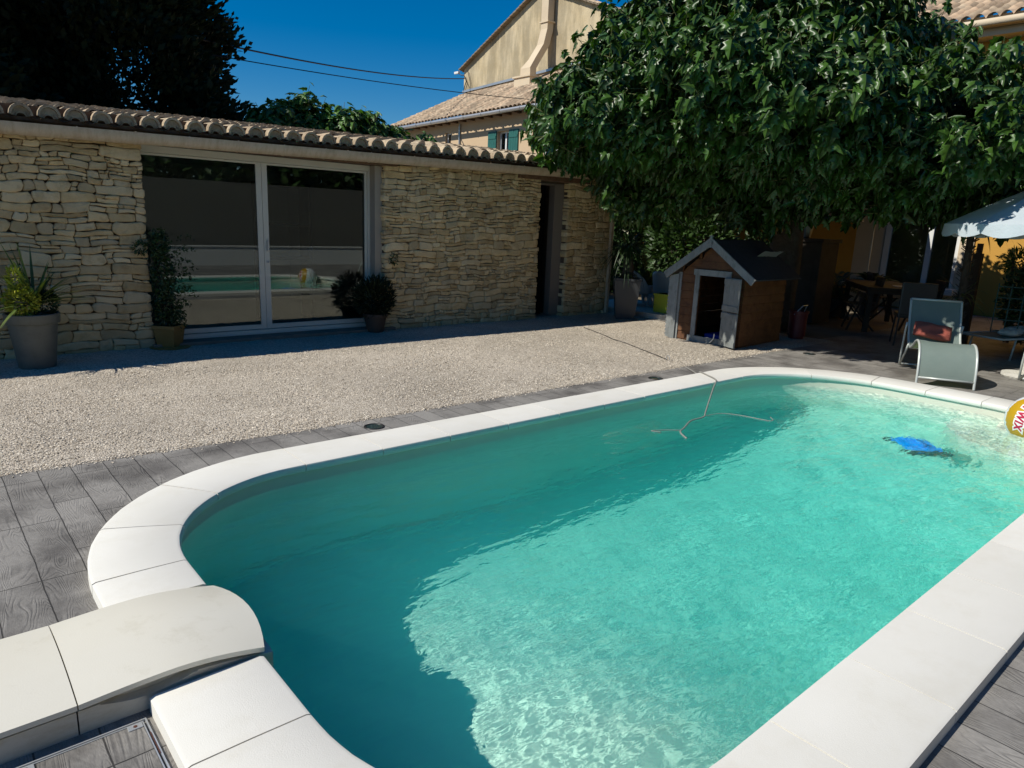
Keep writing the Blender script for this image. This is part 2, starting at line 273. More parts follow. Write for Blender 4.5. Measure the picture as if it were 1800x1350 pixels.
def water_mat():
    m = bpy.data.materials.new('pool_water'); m.use_nodes = True
    t = m.node_tree; N = t.nodes; L = t.links; N.remove(N['Principled BSDF'])
    tc = N.new('ShaderNodeTexCoord')
    def mp(scale, rot=0.0):
        q = N.new('ShaderNodeMapping'); q.inputs['Scale'].default_value = scale; q.inputs['Rotation'].default_value = (0, 0, rot)
        L.new(tc.outputs['Object'], q.inputs[0]); return q
    # gentle swell
    a = N.new('ShaderNodeTexNoise'); a.inputs['Scale'].default_value = 4.2; a.inputs['Detail'].default_value = 2.5; L.new(mp((.8, 2.2, 1), -.5).outputs[0], a.inputs['Vector'])
    # fine chop from the jet
    c = N.new('ShaderNodeTexNoise'); c.inputs['Scale'].default_value = 16; c.inputs['Detail'].default_value = 1.5; c.inputs['Roughness'].default_value = .5
    c.inputs['Distortion'].default_value = 1.2; L.new(mp((.8, 1.5, 1), -.6).outputs[0], c.inputs['Vector'])
    # where the chop is: the current from the far right to the near end
    sep = N.new('ShaderNodeSeparateXYZ'); L.new(tc.outputs['Object'], sep.inputs[0])
    wn = N.new('ShaderNodeTexNoise'); wn.inputs['Scale'].default_value = 1.6; wn.inputs['Detail'].default_value = 4; L.new(tc.outputs['Object'], wn.inputs['Vector'])
    y = N.new('ShaderNodeMath'); y.operation = 'MULTIPLY_ADD'; y.inputs[1].default_value = 1.0; L.new(wn.outputs['Fac'], y.inputs[0]); L.new(sep.outputs['Y'], y.inputs[2])
    x0 = N.new('ShaderNodeMath'); x0.operation = 'MULTIPLY_ADD'; x0.inputs[1].default_value = -.08; L.new(sep.outputs['X'], x0.inputs[0]); L.new(y.outputs[0], x0.inputs[2])
    mk = N.new('ShaderNodeMapRange'); mk.inputs[1].default_value = 4.1; mk.inputs[2].default_value = 3.2; mk.inputs[3].default_value = .05; mk.inputs[4].default_value = 1.0
    L.new(x0.outputs[0], mk.inputs[0])
    ca = N.new('ShaderNodeMath'); ca.operation = 'MULTIPLY'; L.new(c.outputs['Fac'], ca.inputs[0]); L.new(mk.outputs[0], ca.inputs[1])
    hs = N.new('ShaderNodeMath'); hs.operation = 'MULTIPLY_ADD'; hs.inputs[1].default_value = .16; L.new(ca.outputs[0], hs.inputs[0]); L.new(a.outputs['Fac'], hs.inputs[2])
    bp = N.new('ShaderNodeBump'); bp.inputs['Strength'].default_value = .55; bp.inputs['Distance'].default_value = .028; L.new(hs.outputs[0], bp.inputs['Height'])
    # pattern in the transparent colour imitates light gathered and thinned by ripples
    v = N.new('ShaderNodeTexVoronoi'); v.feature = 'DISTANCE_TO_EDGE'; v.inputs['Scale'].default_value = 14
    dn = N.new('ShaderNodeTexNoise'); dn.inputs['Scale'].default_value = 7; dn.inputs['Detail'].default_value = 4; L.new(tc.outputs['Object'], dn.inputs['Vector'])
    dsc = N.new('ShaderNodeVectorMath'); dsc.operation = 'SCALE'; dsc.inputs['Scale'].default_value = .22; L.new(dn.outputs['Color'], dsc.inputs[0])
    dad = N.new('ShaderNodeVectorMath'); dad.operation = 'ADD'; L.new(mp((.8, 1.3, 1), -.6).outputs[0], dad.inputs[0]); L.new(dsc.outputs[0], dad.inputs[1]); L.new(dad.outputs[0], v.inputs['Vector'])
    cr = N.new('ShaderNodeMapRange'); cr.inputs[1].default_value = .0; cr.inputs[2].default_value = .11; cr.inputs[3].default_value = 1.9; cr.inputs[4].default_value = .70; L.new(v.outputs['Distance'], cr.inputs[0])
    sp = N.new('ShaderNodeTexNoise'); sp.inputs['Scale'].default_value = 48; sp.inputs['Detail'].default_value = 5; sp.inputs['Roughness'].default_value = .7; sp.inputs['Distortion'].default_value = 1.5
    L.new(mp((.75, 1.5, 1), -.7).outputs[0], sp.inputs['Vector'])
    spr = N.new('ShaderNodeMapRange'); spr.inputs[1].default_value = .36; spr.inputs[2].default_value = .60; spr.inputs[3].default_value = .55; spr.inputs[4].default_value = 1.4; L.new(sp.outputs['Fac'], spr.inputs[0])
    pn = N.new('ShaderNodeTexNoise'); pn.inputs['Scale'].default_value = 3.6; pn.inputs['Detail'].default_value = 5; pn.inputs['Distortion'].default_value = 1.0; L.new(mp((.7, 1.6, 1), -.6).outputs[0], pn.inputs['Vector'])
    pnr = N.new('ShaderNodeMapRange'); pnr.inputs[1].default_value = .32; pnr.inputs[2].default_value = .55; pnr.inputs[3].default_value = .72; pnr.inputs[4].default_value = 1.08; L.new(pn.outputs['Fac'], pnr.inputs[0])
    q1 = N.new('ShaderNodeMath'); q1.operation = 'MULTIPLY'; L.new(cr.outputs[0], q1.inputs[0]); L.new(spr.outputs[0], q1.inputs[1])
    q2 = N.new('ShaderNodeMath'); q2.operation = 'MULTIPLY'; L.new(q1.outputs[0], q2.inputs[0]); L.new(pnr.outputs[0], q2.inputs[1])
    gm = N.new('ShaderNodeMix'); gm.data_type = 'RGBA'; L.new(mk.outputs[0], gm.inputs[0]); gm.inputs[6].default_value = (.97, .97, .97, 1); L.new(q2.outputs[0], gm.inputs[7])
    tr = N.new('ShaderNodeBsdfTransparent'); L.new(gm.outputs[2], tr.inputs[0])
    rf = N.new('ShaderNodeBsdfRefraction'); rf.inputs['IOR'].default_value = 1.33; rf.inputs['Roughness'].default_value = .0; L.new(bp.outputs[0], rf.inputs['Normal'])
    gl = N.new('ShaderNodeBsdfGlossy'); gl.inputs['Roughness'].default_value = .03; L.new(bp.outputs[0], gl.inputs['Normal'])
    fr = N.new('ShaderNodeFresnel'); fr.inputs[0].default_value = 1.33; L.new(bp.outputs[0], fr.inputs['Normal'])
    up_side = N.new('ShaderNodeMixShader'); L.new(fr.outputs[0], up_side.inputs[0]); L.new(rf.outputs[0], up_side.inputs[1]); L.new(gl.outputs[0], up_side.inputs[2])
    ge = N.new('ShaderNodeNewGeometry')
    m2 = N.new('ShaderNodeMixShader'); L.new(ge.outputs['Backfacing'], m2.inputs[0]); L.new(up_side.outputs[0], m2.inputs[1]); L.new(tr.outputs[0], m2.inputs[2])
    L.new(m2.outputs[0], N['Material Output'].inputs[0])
    ab = N.new('ShaderNodeVolumeAbsorption'); ab.inputs['Color'].default_value = (.14, .985, .976, 1); ab.inputs['Density'].default_value = .62
    sc = N.new('ShaderNodeVolumeScatter'); sc.inputs['Color'].default_value = (.2, 1, .97, 1); sc.inputs['Density'].default_value = .23; sc.inputs['Anisotropy'].default_value = .2
    ads = N.new('ShaderNodeAddShader'); L.new(ab.outputs[0], ads.inputs[0]); L.new(sc.outputs[0], ads.inputs[1])
    L.new(ads.outputs[0], N['Material Output'].inputs['Volume'])
    return m
M['water'] = water_mat()

# ---------------------------------------------------------------- helpers
COL = scene.collection
def link(o, parent=None):
    COL.objects.link(o)
    if parent is not None: o.parent = parent
    return o
def tag(o, label=None, cat=None, group=None, kind=None):
    if label: o['label'] = label
    if cat: o['category'] = cat
    if group: o['group'] = group
    if kind: o['kind'] = kind
    return o
def root(name, label, cat, loc=(0, 0, 0), rz=0, group=None):
    o = bpy.data.objects.new(name, None); o.location = loc; o.rotation_euler = (0, 0, rz); o.empty_display_size = .1
    link(o); return tag(o, label, cat, group)
class MB:
    """collects shapes into one bmesh"""
    def __init__(s): s.b = bmesh.new()
    def box(s, lo, hi, M4=None, bev=0):
        x0, y0, z0 = lo; x1, y1, z1 = hi
        if x0 > x1: x0, x1 = x1, x0
        if y0 > y1: y0, y1 = y1, y0
        if z0 > z1: z0, z1 = z1, z0
        v = [s.b.verts.new(p) for p in [(x0,y0,z0),(x1,y0,z0),(x1,y1,z0),(x0,y1,z0),(x0,y0,z1),(x1,y0,z1),(x1,y1,z1),(x0,y1,z1)]]
        fs = [s.b.faces.new([v[i] for i in q]) for q in [(3,2,1,0),(4,5,6,7),(0,1,5,4),(1,2,6,5),(2,3,7,6),(3,0,4,7)]]
        if bev:
            es = list({e for f in fs for e in f.edges})
            r = bmesh.ops.bevel(s.b, geom=es, offset=bev, segments=2, affect='EDGES', profile=.7)
            v = list({q for f in r['faces'] for q in f.verts} | {q for q in v if q.is_valid})
        if M4 is not None: bmesh.ops.transform(s.b, matrix=M4, verts=v)
        return s
    def bar(s, a, b_, w, h=None, up_=(0, 0, 1), bev=0):
        a = Vector(a); b_ = Vector(b_); h = h or w
        d = (b_-a); l = d.length; d.normalize(); u = Vector(up_)
        if abs(d.dot(u)) > .98: u = Vector((1, 0, 0))
        sx = d.cross(u).normalized(); u = sx.cross(d)
        Mx = Matrix(((d.x, sx.x, u.x, a.x), (d.y, sx.y, u.y, a.y), (d.z, sx.z, u.z, a.z), (0, 0, 0, 1)))
        return s.box((0, -w/2, -h/2), (l, w/2, h/2), Mx, bev)
    def tube(s, pts, r, n=8, cap=True):
        pts = [Vector(p) for p in pts]; rr = r if isinstance(r, (list, tuple)) else [r]*len(pts)
        rings = []; prev = None
        for i, p in enumerate(pts):
            d = (pts[min(i+1, len(pts)-1)]-pts[max(i-1, 0)]).normalized()
            u = prev if prev is not None else (Vector((0, 0, 1)) if abs(d.z) < .9 else Vector((1, 0, 0)))
            sx = d.cross(u).normalized(); u = sx.cross(d).normalized(); prev = u
            rings.append([s.b.verts.new(p+(sx*math.cos(2*PI*k/n)+u*math.sin(2*PI*k/n))*rr[i]) for k in range(n)])
        for A, B in zip(rings, rings[1:]):
            for k in range(n): s.b.faces.new((A[k], A[(k+1) % n], B[(k+1) % n], B[k]))
        if cap: s.b.faces.new(rings[0][::-1]); s.b.faces.new(rings[-1])
        return s
    def lathe(s, prof, c=(0, 0, 0), n=32, cap=True, sq=0):
        rings = []
        for r, z in prof: rings.append([s.b.verts.new((c[0]+r*math.cos(2*PI*k/n), c[1]+r*math.sin(2*PI*k/n), c[2]+z)) for k in range(n)])
        for A, B in zip(rings, rings[1:]):
            for k in range(n): s.b.faces.new((A[k], A[(k+1) % n], B[(k+1) % n], B[k]))
        if cap: s.b.faces.new(rings[0][::-1]); s.b.faces.new(rings[-1])
        return s
    def face(s, pts): s.b.faces.new([s.b.verts.new(p) for p in pts]); return s
    def prism(s, poly, thick, Mx):
        """poly in local xy, extruded along z by thick, placed by Mx"""
        a = [s.b.verts.new(Mx @ Vector((x, y, 0))) for x, y in poly]; c = [s.b.verts.new(Mx @ Vector((x, y, thick))) for x, y in poly]
        s.b.faces.new(a[::-1]); s.b.faces.new(c); n = len(a)
        for i in range(n): s.b.faces.new((a[i], a[(i+1) % n], c[(i+1) % n], c[i]))
        return s
    def build(s, name, m, parent=None, smooth=False, ang=None):
        bmesh.ops.recalc_face_normals(s.b, faces=s.b.faces)
        me = bpy.data.meshes.new(name); s.b.to_mesh(me); s.b.free()
        me.materials.append(m)
        if smooth:
            for p in me.polygons: p.use_smooth = True
            if ang:
                me.set_sharp_from_angle(angle=math.radians(ang))
        return link(bpy.data.objects.new(name, me), parent)
def np_mesh(name, V, F, m, parent=None, rnd=None, smooth=False):
    V = np.asarray(V, np.float32); F = np.asarray(F, np.int32); k = F.shape[1]
    me = bpy.data.meshes.new(name); me.vertices.add(len(V)); me.vertices.foreach_set('co', V.ravel())
    me.loops.add(F.size); me.loops.foreach_set('vertex_index', F.ravel())
    me.polygons.add(len(F)); me.polygons.foreach_set('loop_start', np.arange(0, F.size, k, dtype=np.int32))
    if rnd is not None:
        a = me.attributes.new('rnd', 'FLOAT', 'FACE'); a.data.foreach_set('value', np.asarray(rnd, np.float32))
    me.update(calc_edges=True); me.validate()
    me.materials.append(m)
    if smooth: me.polygons.foreach_set('use_smooth', np.ones(len(F), bool))
    return link(bpy.data.objects.new(name, me), parent)
def unit(a): return a/np.maximum(np.linalg.norm(a, axis=-1, keepdims=True), 1e-9)
def scatter(name, P, D, Nn, S, tv, tf, m, parent=None, clump=None):
    """instances the template (x side, y along, z normal) at P along D with normal Nn, size S"""
    P = np.asarray(P, float); D = unit(np.asarray(D, float)); Nn = np.asarray(Nn, float)
    X = unit(np.cross(D, Nn)); Z = np.cross(X, D); S = np.asarray(S, float)
    tv = np.asarray(tv, float); tf = np.asarray(tf)
    V = P[:, None] + S[:, None, None]*(tv[None, :, 0:1]*X[:, None]+tv[None, :, 1:2]*D[:, None]+tv[None, :, 2:3]*Z[:, None])
    n = len(P); F = (tf[None]+(np.arange(n)*len(tv))[:, None, None]).reshape(-1, tf.shape[1])
    r = np.random.rand(n) if clump is None else np.clip(clump+np.random.rand(n)*.35, 0, .999)
    return np_mesh(name, V.reshape(-1, 3), F, m, parent, np.repeat(r, len(tf)))
def lobed():
    half = [(0, 0), (.20, .02), (.46, .14), (.30, .30), (.50, .52), (.27, .56), (.20, .78), (0, 1.08)]
    v = [(0, 0, 0), (0, .3, .04), (0, .58, .05), (0, 1.08, -.16)]
    f = []
    for s in (1, -1):
        b = len(v)
        for x, y in half[1:-1]: v.append((s*x, y, -.13*abs(x)*2-.10*y*y))
        f += [(0, b, b+1), (0, b+1, 1), (b+1, b+2, 1), (1, b+2, 2), (b+2, b+3, 2), (b+3, b+4, 2), (2, b+4, b+5), (2, b+5, 3)]
    return v, f
def oval(wd=.3, bend=.12):
    v = [(0, 0, 0), (wd, .45, -.05), (0, .5, .04), (-wd, .45, -.05), (0, 1, -bend)]
    return v, [(0, 1, 2), (1, 4, 2), (2, 4, 3), (0, 2, 3)]
def rdir(n): return unit(np.random.randn(n, 3))
def in_blob(n, c, r, shell=.55):
    d = rdir(n); t = (shell+(1-shell)*np.random.rand(n, 1))**(1/2.); return np.array(c)+d*t*np.array(r), d

# ---------------------------------------------------------------- pool outline
X0, X1, Y0, Y1 = .72, 7.08, .805, 3.57
def outline(off=0.0, seg=14):
    """rounded rectangle, counter-clockwise from the near end of the far-left side"""
    rn, rf = .80, .98; pts = []
    def arc(cx, cy, r, a0, a1, n=seg):
        for i in range(n+1):
            a = a0+(a1-a0)*i/n; pts.append((cx+(r+off)*math.cos(a), cy+(r+off)*math.sin(a)))
    def line(p, q, n):
        for i in range(1, n): pts.append((p[0]+(q[0]-p[0])*i/n, p[1]+(q[1]-p[1])*i/n))
    arc(X0+rn, Y0+rn, rn, PI, 1.5*PI)
    line((X0+rn, Y0-off), (X1-rf, Y0-off), 40)
    arc(X1-rf, Y0+rf, rf, 1.5*PI, 2*PI)
    line((X1+off, Y0+rf), (X1+off, Y1-rf), 14)
    arc(X1-rf, Y1-rf, rf, 0, .5*PI)
    line((X1-rf, Y1+off), (X0+rn, Y1+off), 40)
    arc(X0+rn, Y1-rn, rn, .5*PI, PI)
    line((X0-off, Y1-rn), (X0-off, Y0+rn), 14)
    # slight bow of the far end
    out = []
    for x, y in pts:
        if x > X1-rf: 
            k = ((x-(X1-rf))/rf); x += .06*k*math.cos((y-2.19)/1.5*PI/2)-.03*k
        out.append((x, y))
    return out
def ring_to_rect(name, off, rect, z, m, kind='structure'):
    inner = outline(off); cx, cy_ = 3.9, 2.19
    xa, xb, ya, yb = rect
    ang = lambda p: math.atan2(p[1]-cy_, p[0]-cx)
    P = [(ang(p), p) for p in inner]
    # add the rectangle's corners as rays
    for c in [(xa, ya), (xb, ya), (xb, yb), (xa, yb)]:
        a = ang(c); best = None
        Q = sorted(P); k = len(Q)
        for i in range(k):
            a0, p0 = Q[i]; a1, p1 = Q[(i+1) % k]
            if i == k-1: a1 += 2*PI
            aa = a if a >= a0 else a+2*PI
            if a0 <= aa <= a1 and a1 > a0:
                t = (aa-a0)/(a1-a0); best = (p0[0]+(p1[0]-p0[0])*t, p0[1]+(p1[1]-p0[1])*t); break
        if best: P.append((a, best))
    P.sort(); b = MB(); ins = []; outs = []
    for a, p in P:
        dx, dy = math.cos(a), math.sin(a)
        t = min(((xb if dx > 0 else xa)-cx)/dx if abs(dx) > 1e-9 else 1e9, ((yb if dy > 0 else ya)-cy_)/dy if abs(dy) > 1e-9 else 1e9)
        ins.append(b.b.verts.new((p[0], p[1], z))); outs.append(b.b.verts.new((cx+dx*t, cy_+dy*t, z)))
    n = len(ins)
    for i in range(n): b.b.faces.new((ins[i], ins[(i+1) % n], outs[(i+1) % n], outs[i]))
    o = b.build(name, m); tag(o, kind=kind); return o
ring_to_rect('pool_deck', .16, (-3.5, 19.0, -4.5, 4.50), -.05, M['deck'])
ring_to_rect('ground', .24, (-90, 110, -90, 110), -.075, mat('dry_earth', (.16, .13, .09), 1, (.24, .20, .14), 2))
# gravel yard with a softly uneven surface
gx, gy = np.meshgrid(np.linspace(-4, 9.6, 260), np.linspace(4.30, 8.6, 110))
gz_ = -.044+.004*np.sin(gx*3.1+gy*2)*np.sin(gy*4.3-gx)+.004*np.random.randn(*gx.shape)*.6
gz_[0] = -.0492; gz_[1:] = np.maximum(gz_[1:], -.047)
GI = np.arange(gx.size).reshape(gx.shape)
GF = np.stack([GI[:-1, :-1], GI[:-1, 1:], GI[1:, 1:], GI[1:, :-1]], -1).reshape(-1, 4)
gy2 = gy+.004*np.sin(gx*9)*(gy < 4.32)+.10*np.clip((1.9-gx)/1.9, 0, 1)*np.clip(1-(gy-4.3)/.8, 0, 1)
# the deck's edge runs a little further out at the near end
g = np_mesh('gravel', np.stack([gx, gy2, gz_], -1).reshape(-1, 3), GF, M['gravel'], smooth=True); tag(g, kind='stuff', label='beige crushed limestone gravel of the yard', cat='gravel')
# loose pebbles on the gravel and a few astray on the deck
n = 70000
px = np.random.rand(n)*9.5-.6; py = 4.30+np.random.rand(n)**1.5*2.75
k = n-500; py[k:] = 4.31-np.abs(np.random.randn(n-k))*.035; px[k:] = np.random.rand(n-k)*7.5
pz = np.where(py < 4.31, -.048, -.043); po = (px > 7.55) & (px < 9.3) & (py > 4.5) & (py < 5.8); px = px[~po]; py = py[~po]; pz = pz[~po]; n = len(px)
oc = np.array([(1, 0, 0), (0, 1, 0), (-1, 0, 0), (0, -1, 0), (0, 0, .7), (.6, .6, .35), (-.6, .5, .3), (.5, -.6, .3), (-.5, -.6, .3)], float)
of = [(0, 5, 4), (5, 1, 4), (1, 6, 4), (6, 2, 4), (2, 8, 4), (8, 3, 4), (3, 7, 4), (7, 0, 4)]
scatter('loose_pebbles', np.stack([px, py+.10*np.clip((1.9-px)/1.9, 0, 1), pz], 1), np.concatenate([np.random.randn(n, 2), np.random.randn(n, 1)*.3], 1), np.tile((0, 0, 1.), (n, 1))+np.random.randn(n, 3)*.3,
        .003+np.random.rand(n)*.0042, oc, of, M['pebble'])
tag(bpy.data.objects['loose_pebbles'], 'loose beige pebbles strewn over the gravel yard', 'pebbles', kind='stuff')

# ---------------------------------------------------------------- pool basin, coping, water
def zfloor(x, y=2.2):
    a = float(np.interp(x, [0, 1.8, 2.7, 4.8, 6.2, 7.2], [1.02, 1.10, 1.30, 1.48, 1.25, .95])); k = float(np.interp(y, [1.5, 3.0], [1, 0]))*float(np.interp(x, [1.9, 3.2], [1, 0]))
    return -(a-.46*k)
inn = outline(.012); nI = len(inn)
b = MB(); levels = 5; rings = []
for L_ in range(levels+1):
    t = L_/levels
    rings.append([b.b.verts.new((x, y, -.012*(1-t)+zfloor(x, y)*t)) for x, y in inn])
for A, B in zip(rings, rings[1:]):
    for k in range(nI): b.b.faces.new((A[k], A[(k+1) % nI], B[(k+1) % nI], B[k]))
for s_ in (.93, .82, .7, .55, .4, .25, .12):
    B = [b.b.verts.new((3.9+(x-3.9)*s_, 2.19+(y-2.19)*s_, zfloor(3.9+(x-3.9)*s_, 2.19+(y-2.19)*s_))) for x, y in inn]
    A = rings[-1]; rings.append(B)
    for k in range(nI): b.b.faces.new((A[k], A[(k+1) % nI], B[(k+1) % nI], B[k]))
b.b.faces.new(rings[-1])
pool = root('swimming_pool', 'oblong swimming pool with cream liner and white coping', 'swimming pool', (0, 0, 0))
b.build('basin', M['liner'], pool, smooth=True, ang=50)
# vertical liner seam at the far end
MB().box((7.128, 2.556, -.16), (7.136, 2.572, -.045)).build('liner_seam', mat('liner_seam', (.30, .30, .26), .6), pool)
st_ = MB(); st_.prism([(7.2, .7), (7.2, 2.0), (6.75, 1.95), (6.45, 1.75), (6.25, 1.4), (6.2, 1.0), (6.2, .7)], .9, Matrix.Translation((0, 0, -1.33))); st_.prism([(7.2, .7), (7.2, 1.65), (6.85, 1.6), (6.6, 1.3), (6.55, .7)], .22, Matrix.Translation((0, 0, -.43)))
st_.build('steps', M['liner'], pool)
# coping stones with open joints
stations = []
oi = outline(0.0); oo = outline(.328)
def joint_flags():
    cum = [0]
    for i in range(1, len(oi)+1):
        p, q = oi[i-1], oi[i % len(oi)]; cum.append(cum[-1]+math.dist(p, q))
    return cum
cum = joint_flags(); total = cum[-1]
def at(s, off_pts):
    s %= total
    for i in range(len(oi)):
        if cum[i] <= s <= cum[i+1]:
            t = (s-cum[i])/(cum[i+1]-cum[i]+1e-12); p, q = off_pts[i], off_pts[(i+1) % len(oi)]
            return (p[0]+(q[0]-p[0])*t, p[1]+(q[1]-p[1])*t)
def s_of(x, y):
    best = (1e9, 0)
    for i in range(len(oi)):
        d = math.dist(oi[i], (x, y))
        if d < best[0]: best = (d, cum[i])
    s0 = best[1]
    for ds in np.linspace(-.25, .25, 201):
        p = at(s0+ds, oi); d = math.dist(p, (x, y))
        if d < best[0]: best = (d, (s0+ds) % total)
    return best[1]
J = [s_of(1.593+.5*k, Y1) for k in range(10)]+[s_of(2.257+.5*k-.0, Y0) for k in range(-1, 9)]
J += [s_of(X1, y) for y in (1.35, 1.80, 2.26, 2.74)]
J += [s_of(6.86, 1.18), s_of(6.80, 3.20), s_of(1.05, 3.42), s_of(.79, 3.14), s_of(.72, 2.78), s_of(1.28, .86), s_of(.90, 1.10), s_of(X0, 1.64)]
J += [s_of(X0, 2.54), s_of(X0, 1.985)]
J = sorted(set(round(j, 4) for j in J)); gapA, gapB = s_of(X0, 2.54), s_of(X0, 1.985)
cop = bpy.data.objects.new('coping', None)
b = MB()
prof = [(.004, -.048), (-.008, -.046), (-.014, -.034), (-.014, -.016), (-.008, -.005), (.004, 0.0), (.16, .0015), (.312, 0), (.326, -.006), (.328, -.06), (.02, -.06)]
offs = [outline(d) for d, z in prof]; cnt = []
for ji in range(len(J)):
    s0, s1 = J[ji], J[(ji+1) % len(J)]
    if s1 < s0: s1 += total
    mid = ((s0+s1)/2) % total
    if gapA-.01 < mid < gapB+.01 and (gapB-gapA) > 0: continue
    g_ = .0028; ns = max(2, int((s1-s0)/.05)); dz = random.uniform(-.0008, .0008)
    rr = []
    for i in range(ns+1):
        s = s0+g_+(s1-s0-2*g_)*i/ns
        rr.append([b.b.verts.new((*at(s, offs[q]), prof[q][1]+dz)) for q in range(len(prof))])
    for A, B in zip(rr, rr[1:]):
        for q in range(len(prof)): b.b.faces.new((A[q], A[(q+1) % len(prof)], B[(q+1) % len(prof)], B[q]))
    b.b.faces.new(rr[0][::-1]); b.b.faces.new(rr[-1]); cnt.append(ns*len(prof)+2)
co = b.build('coping', M['coping'], pool, smooth=True, ang=35)
co.data.attributes.new('rnd', 'FLOAT', 'FACE').data.foreach_set('value', np.repeat(np.random.rand(len(cnt)), cnt).astype(np.float32))
# mortar bed seen in the joints
b = MB(); i0, i1 = outline(.006), outline(.318); nn = len(i0)
A = [b.b.verts.new((x, y, -.0045)) for x, y in i0]; B = [b.b.verts.new((x, y, -.0045)) for x, y in i1]
C_ = [b.b.verts.new((x, y, -.03)) for x, y in i0]
for k in range(nn):
    if 1.9 < (i1[k][1]+i1[(k+1) % nn][1])/2 < 2.6 and i1[k][0] < 1: continue
    b.b.faces.new((A[k], A[(k+1) % nn], B[(k+1) % nn], B[k])); b.b.faces.new((A[k], C_[k], C_[(k+1) % nn], A[(k+1) % nn]))
b.build('mortar_joints', M['mortar'], pool)
# water: a closed body reaching a little way into the walls
b = MB(); o_ = outline(.03)
T = [b.b.verts.new((x, y, -.118)) for x, y in o_]; Bo = [b.b.verts.new((x, y, -1.7)) for x, y in o_]
b.b.faces.new(T); b.b.faces.new(Bo[::-1])
for k in range(len(o_)): b.b.faces.new((T[k], Bo[k], Bo[(k+1) % len(o_)], T[(k+1) % len(o_)]))
wt = b.build('water', M['water']); tag(wt, kind='structure')

# ---------------------------------------------------------------- filter box on the near end
fb = root('pool_filter_box', 'ivory moulded filter housing straddling the near end of the pool', 'pool filter', (0, 0, -.05))
def box_section(xa, xb, name, round_end):
    """arched lid: stations along x, arc across y"""
    b = MB(); n = 14; m_ = 10; rows = []
    for i in range(n+1):
        x = xa+(xb-xa)*i/n; row = []
        for j in range(m_+1):
            v = j/m_; y = 1.992+(2.475-1.992)*v; a = (v-.5)*2
            zt = .097+.020*(1-a*a)
            xx = x
            if round_end:
                k = i/n; xx = x+.04*k**3*(1-a*a); zt += .010*math.sin(PI*k)-.028*max(0, (k-.45)/.55)**1.8
            if x < -.1: zt -= .25*(-.1-x)**2
            row.append((xx, y, zt))
        rows.append(row)
    top = [[b.b.verts.new(p) for p in r] for r in rows]
    bot = [[b.b.verts.new((p[0], p[1], p[2]-.016)) for p in r] for r in rows]
    for G, fl in ((top, 0), (bot, 1)):
        for i in range(n):
            for j in range(m_):
                q = (G[i][j], G[i+1][j], G[i+1][j+1], G[i][j+1]); b.b.faces.new(q if not fl else q[::-1])
    for i in range(n):
        for j in (0, m_): b.b.faces.new((top[i][j], top[i+1][j], bot[i+1][j], bot[i][j]))
    for j in range(m_):
        for i in (0, n): b.b.faces.new((top[i][j], top[i][j+1], bot[i][j+1], bot[i][j]))
    es = [e for e in b.b.edges if e.is_boundary is False and len(e.link_faces) == 2 and e.calc_face_angle(0) > .9]
    bmesh.ops.bevel(b.b, geom=es, offset=.006, segments=3, affect='EDGES', profile=.6)
    return b.build(name, M['lid'], fb, smooth=True, ang=60)
box_section(.222, .735, 'lid', True)
box_section(-1.2, .2185, 'lid', False)
b = MB(); n = 40
def body_z(x): return (.084-.030*max(0, (x-.222-.23)/.283)**1.8 if x > .452 else .084)-(.25*(-.1-x)**2 if x < -.1 else 0)
for (xa, xb) in ((-1.2, .216), (.220, .765)):
    A = []
    for i in range(n+1):
        x = xa+(xb-xa)*i/n; z = body_z(x)-.004
        # finger recess under the lid
        rec = .022*max(0, 1-((x-.40)/.12)**2) if xa > 0 else 0
        A.append([b.b.verts.new(p) for p in [(x, 2.000, -.0 if x < .71 else -.02), (x, 2.000, z-.062-.0), (x, 2.000, z-.012-rec*1.0), (x, 2.000+(.03 if rec > 0 else 0), z-.008-rec*1.0), (x, 2.03, z), (x, 2.45, z), (x, 2.467, z-.012), (x, 2.467, 0)]])
    for P, Q in zip(A, A[1:]):
        for q in range(7): b.b.faces.new((P[q], P[q+1], Q[q+1], Q[q]))
    for e_ in (A[0], A[-1]): b.b.faces.new(e_)
b.build('housing', M['body'], fb, smooth=True, ang=30)
MB().box((.712, 2.02, -.22), (.758, 2.45, .028)).build('inlet_face', M['body'], fb)
# fill beneath the gap in the coping
MB().box((.40, 1.99, -.01), (.712, 2.53, .012)).build('plinth', M['body'], fb)

# hatch in the deck
ht = root('access_hatch', 'deck-coloured inspection hatch with galvanised frame beside the filter box', 'hatch', (0, 0, -.05))
hx0, hx1, hy0, hy1 = -.62, .375, 1.20, 1.955
def frame_rect(b, x0, x1, y0, y1, w_, z0, z1):
    b.box((x0, y0, z0), (x1, y0+w_, z1)); b.box((x0, y1-w_, z0), (x1, y1, z1)); b.box((x0, y0+w_, z0), (x0+w_, y1-w_, z1)); b.box((x1-w_, y0+w_, z0), (x1, y1-w_, z1))
b = MB(); frame_rect(b, hx0, hx1, hy0, hy1, .004, .0, .008); frame_rect(b, hx0+.010, hx1-.010, hy0+.010, hy1-.010, .003, .0, .008); b.build('frame', M['galv'], ht)
MB().box((hx0+.014, hy0+.014, .0), (hx1-.014, hy1-.014, .006)).build('panel', deck_mat('hatch_inlay'), ht)
for (tx, ty) in ((hx1-.052, hy1-.034), (.068, hy1-.034)):
    b = MB(); b.box((tx, ty, .006), (tx+.038, ty+.021, .009), bev=.002); tb = b.build('lifting_tab', M['galv'], ht)
    MB().lathe([(.005, 0), (.005, .0012)], (tx+.019, ty+.0105, .009), 16).build('keyhole', M['rust'], tb)
b = MB(); b.bar((hx1-.006, hy1-.07, .009), (hx1-.006, hy1-.17, .009), .0022, .002); b.build('rust_streak', M['rust'], ht)

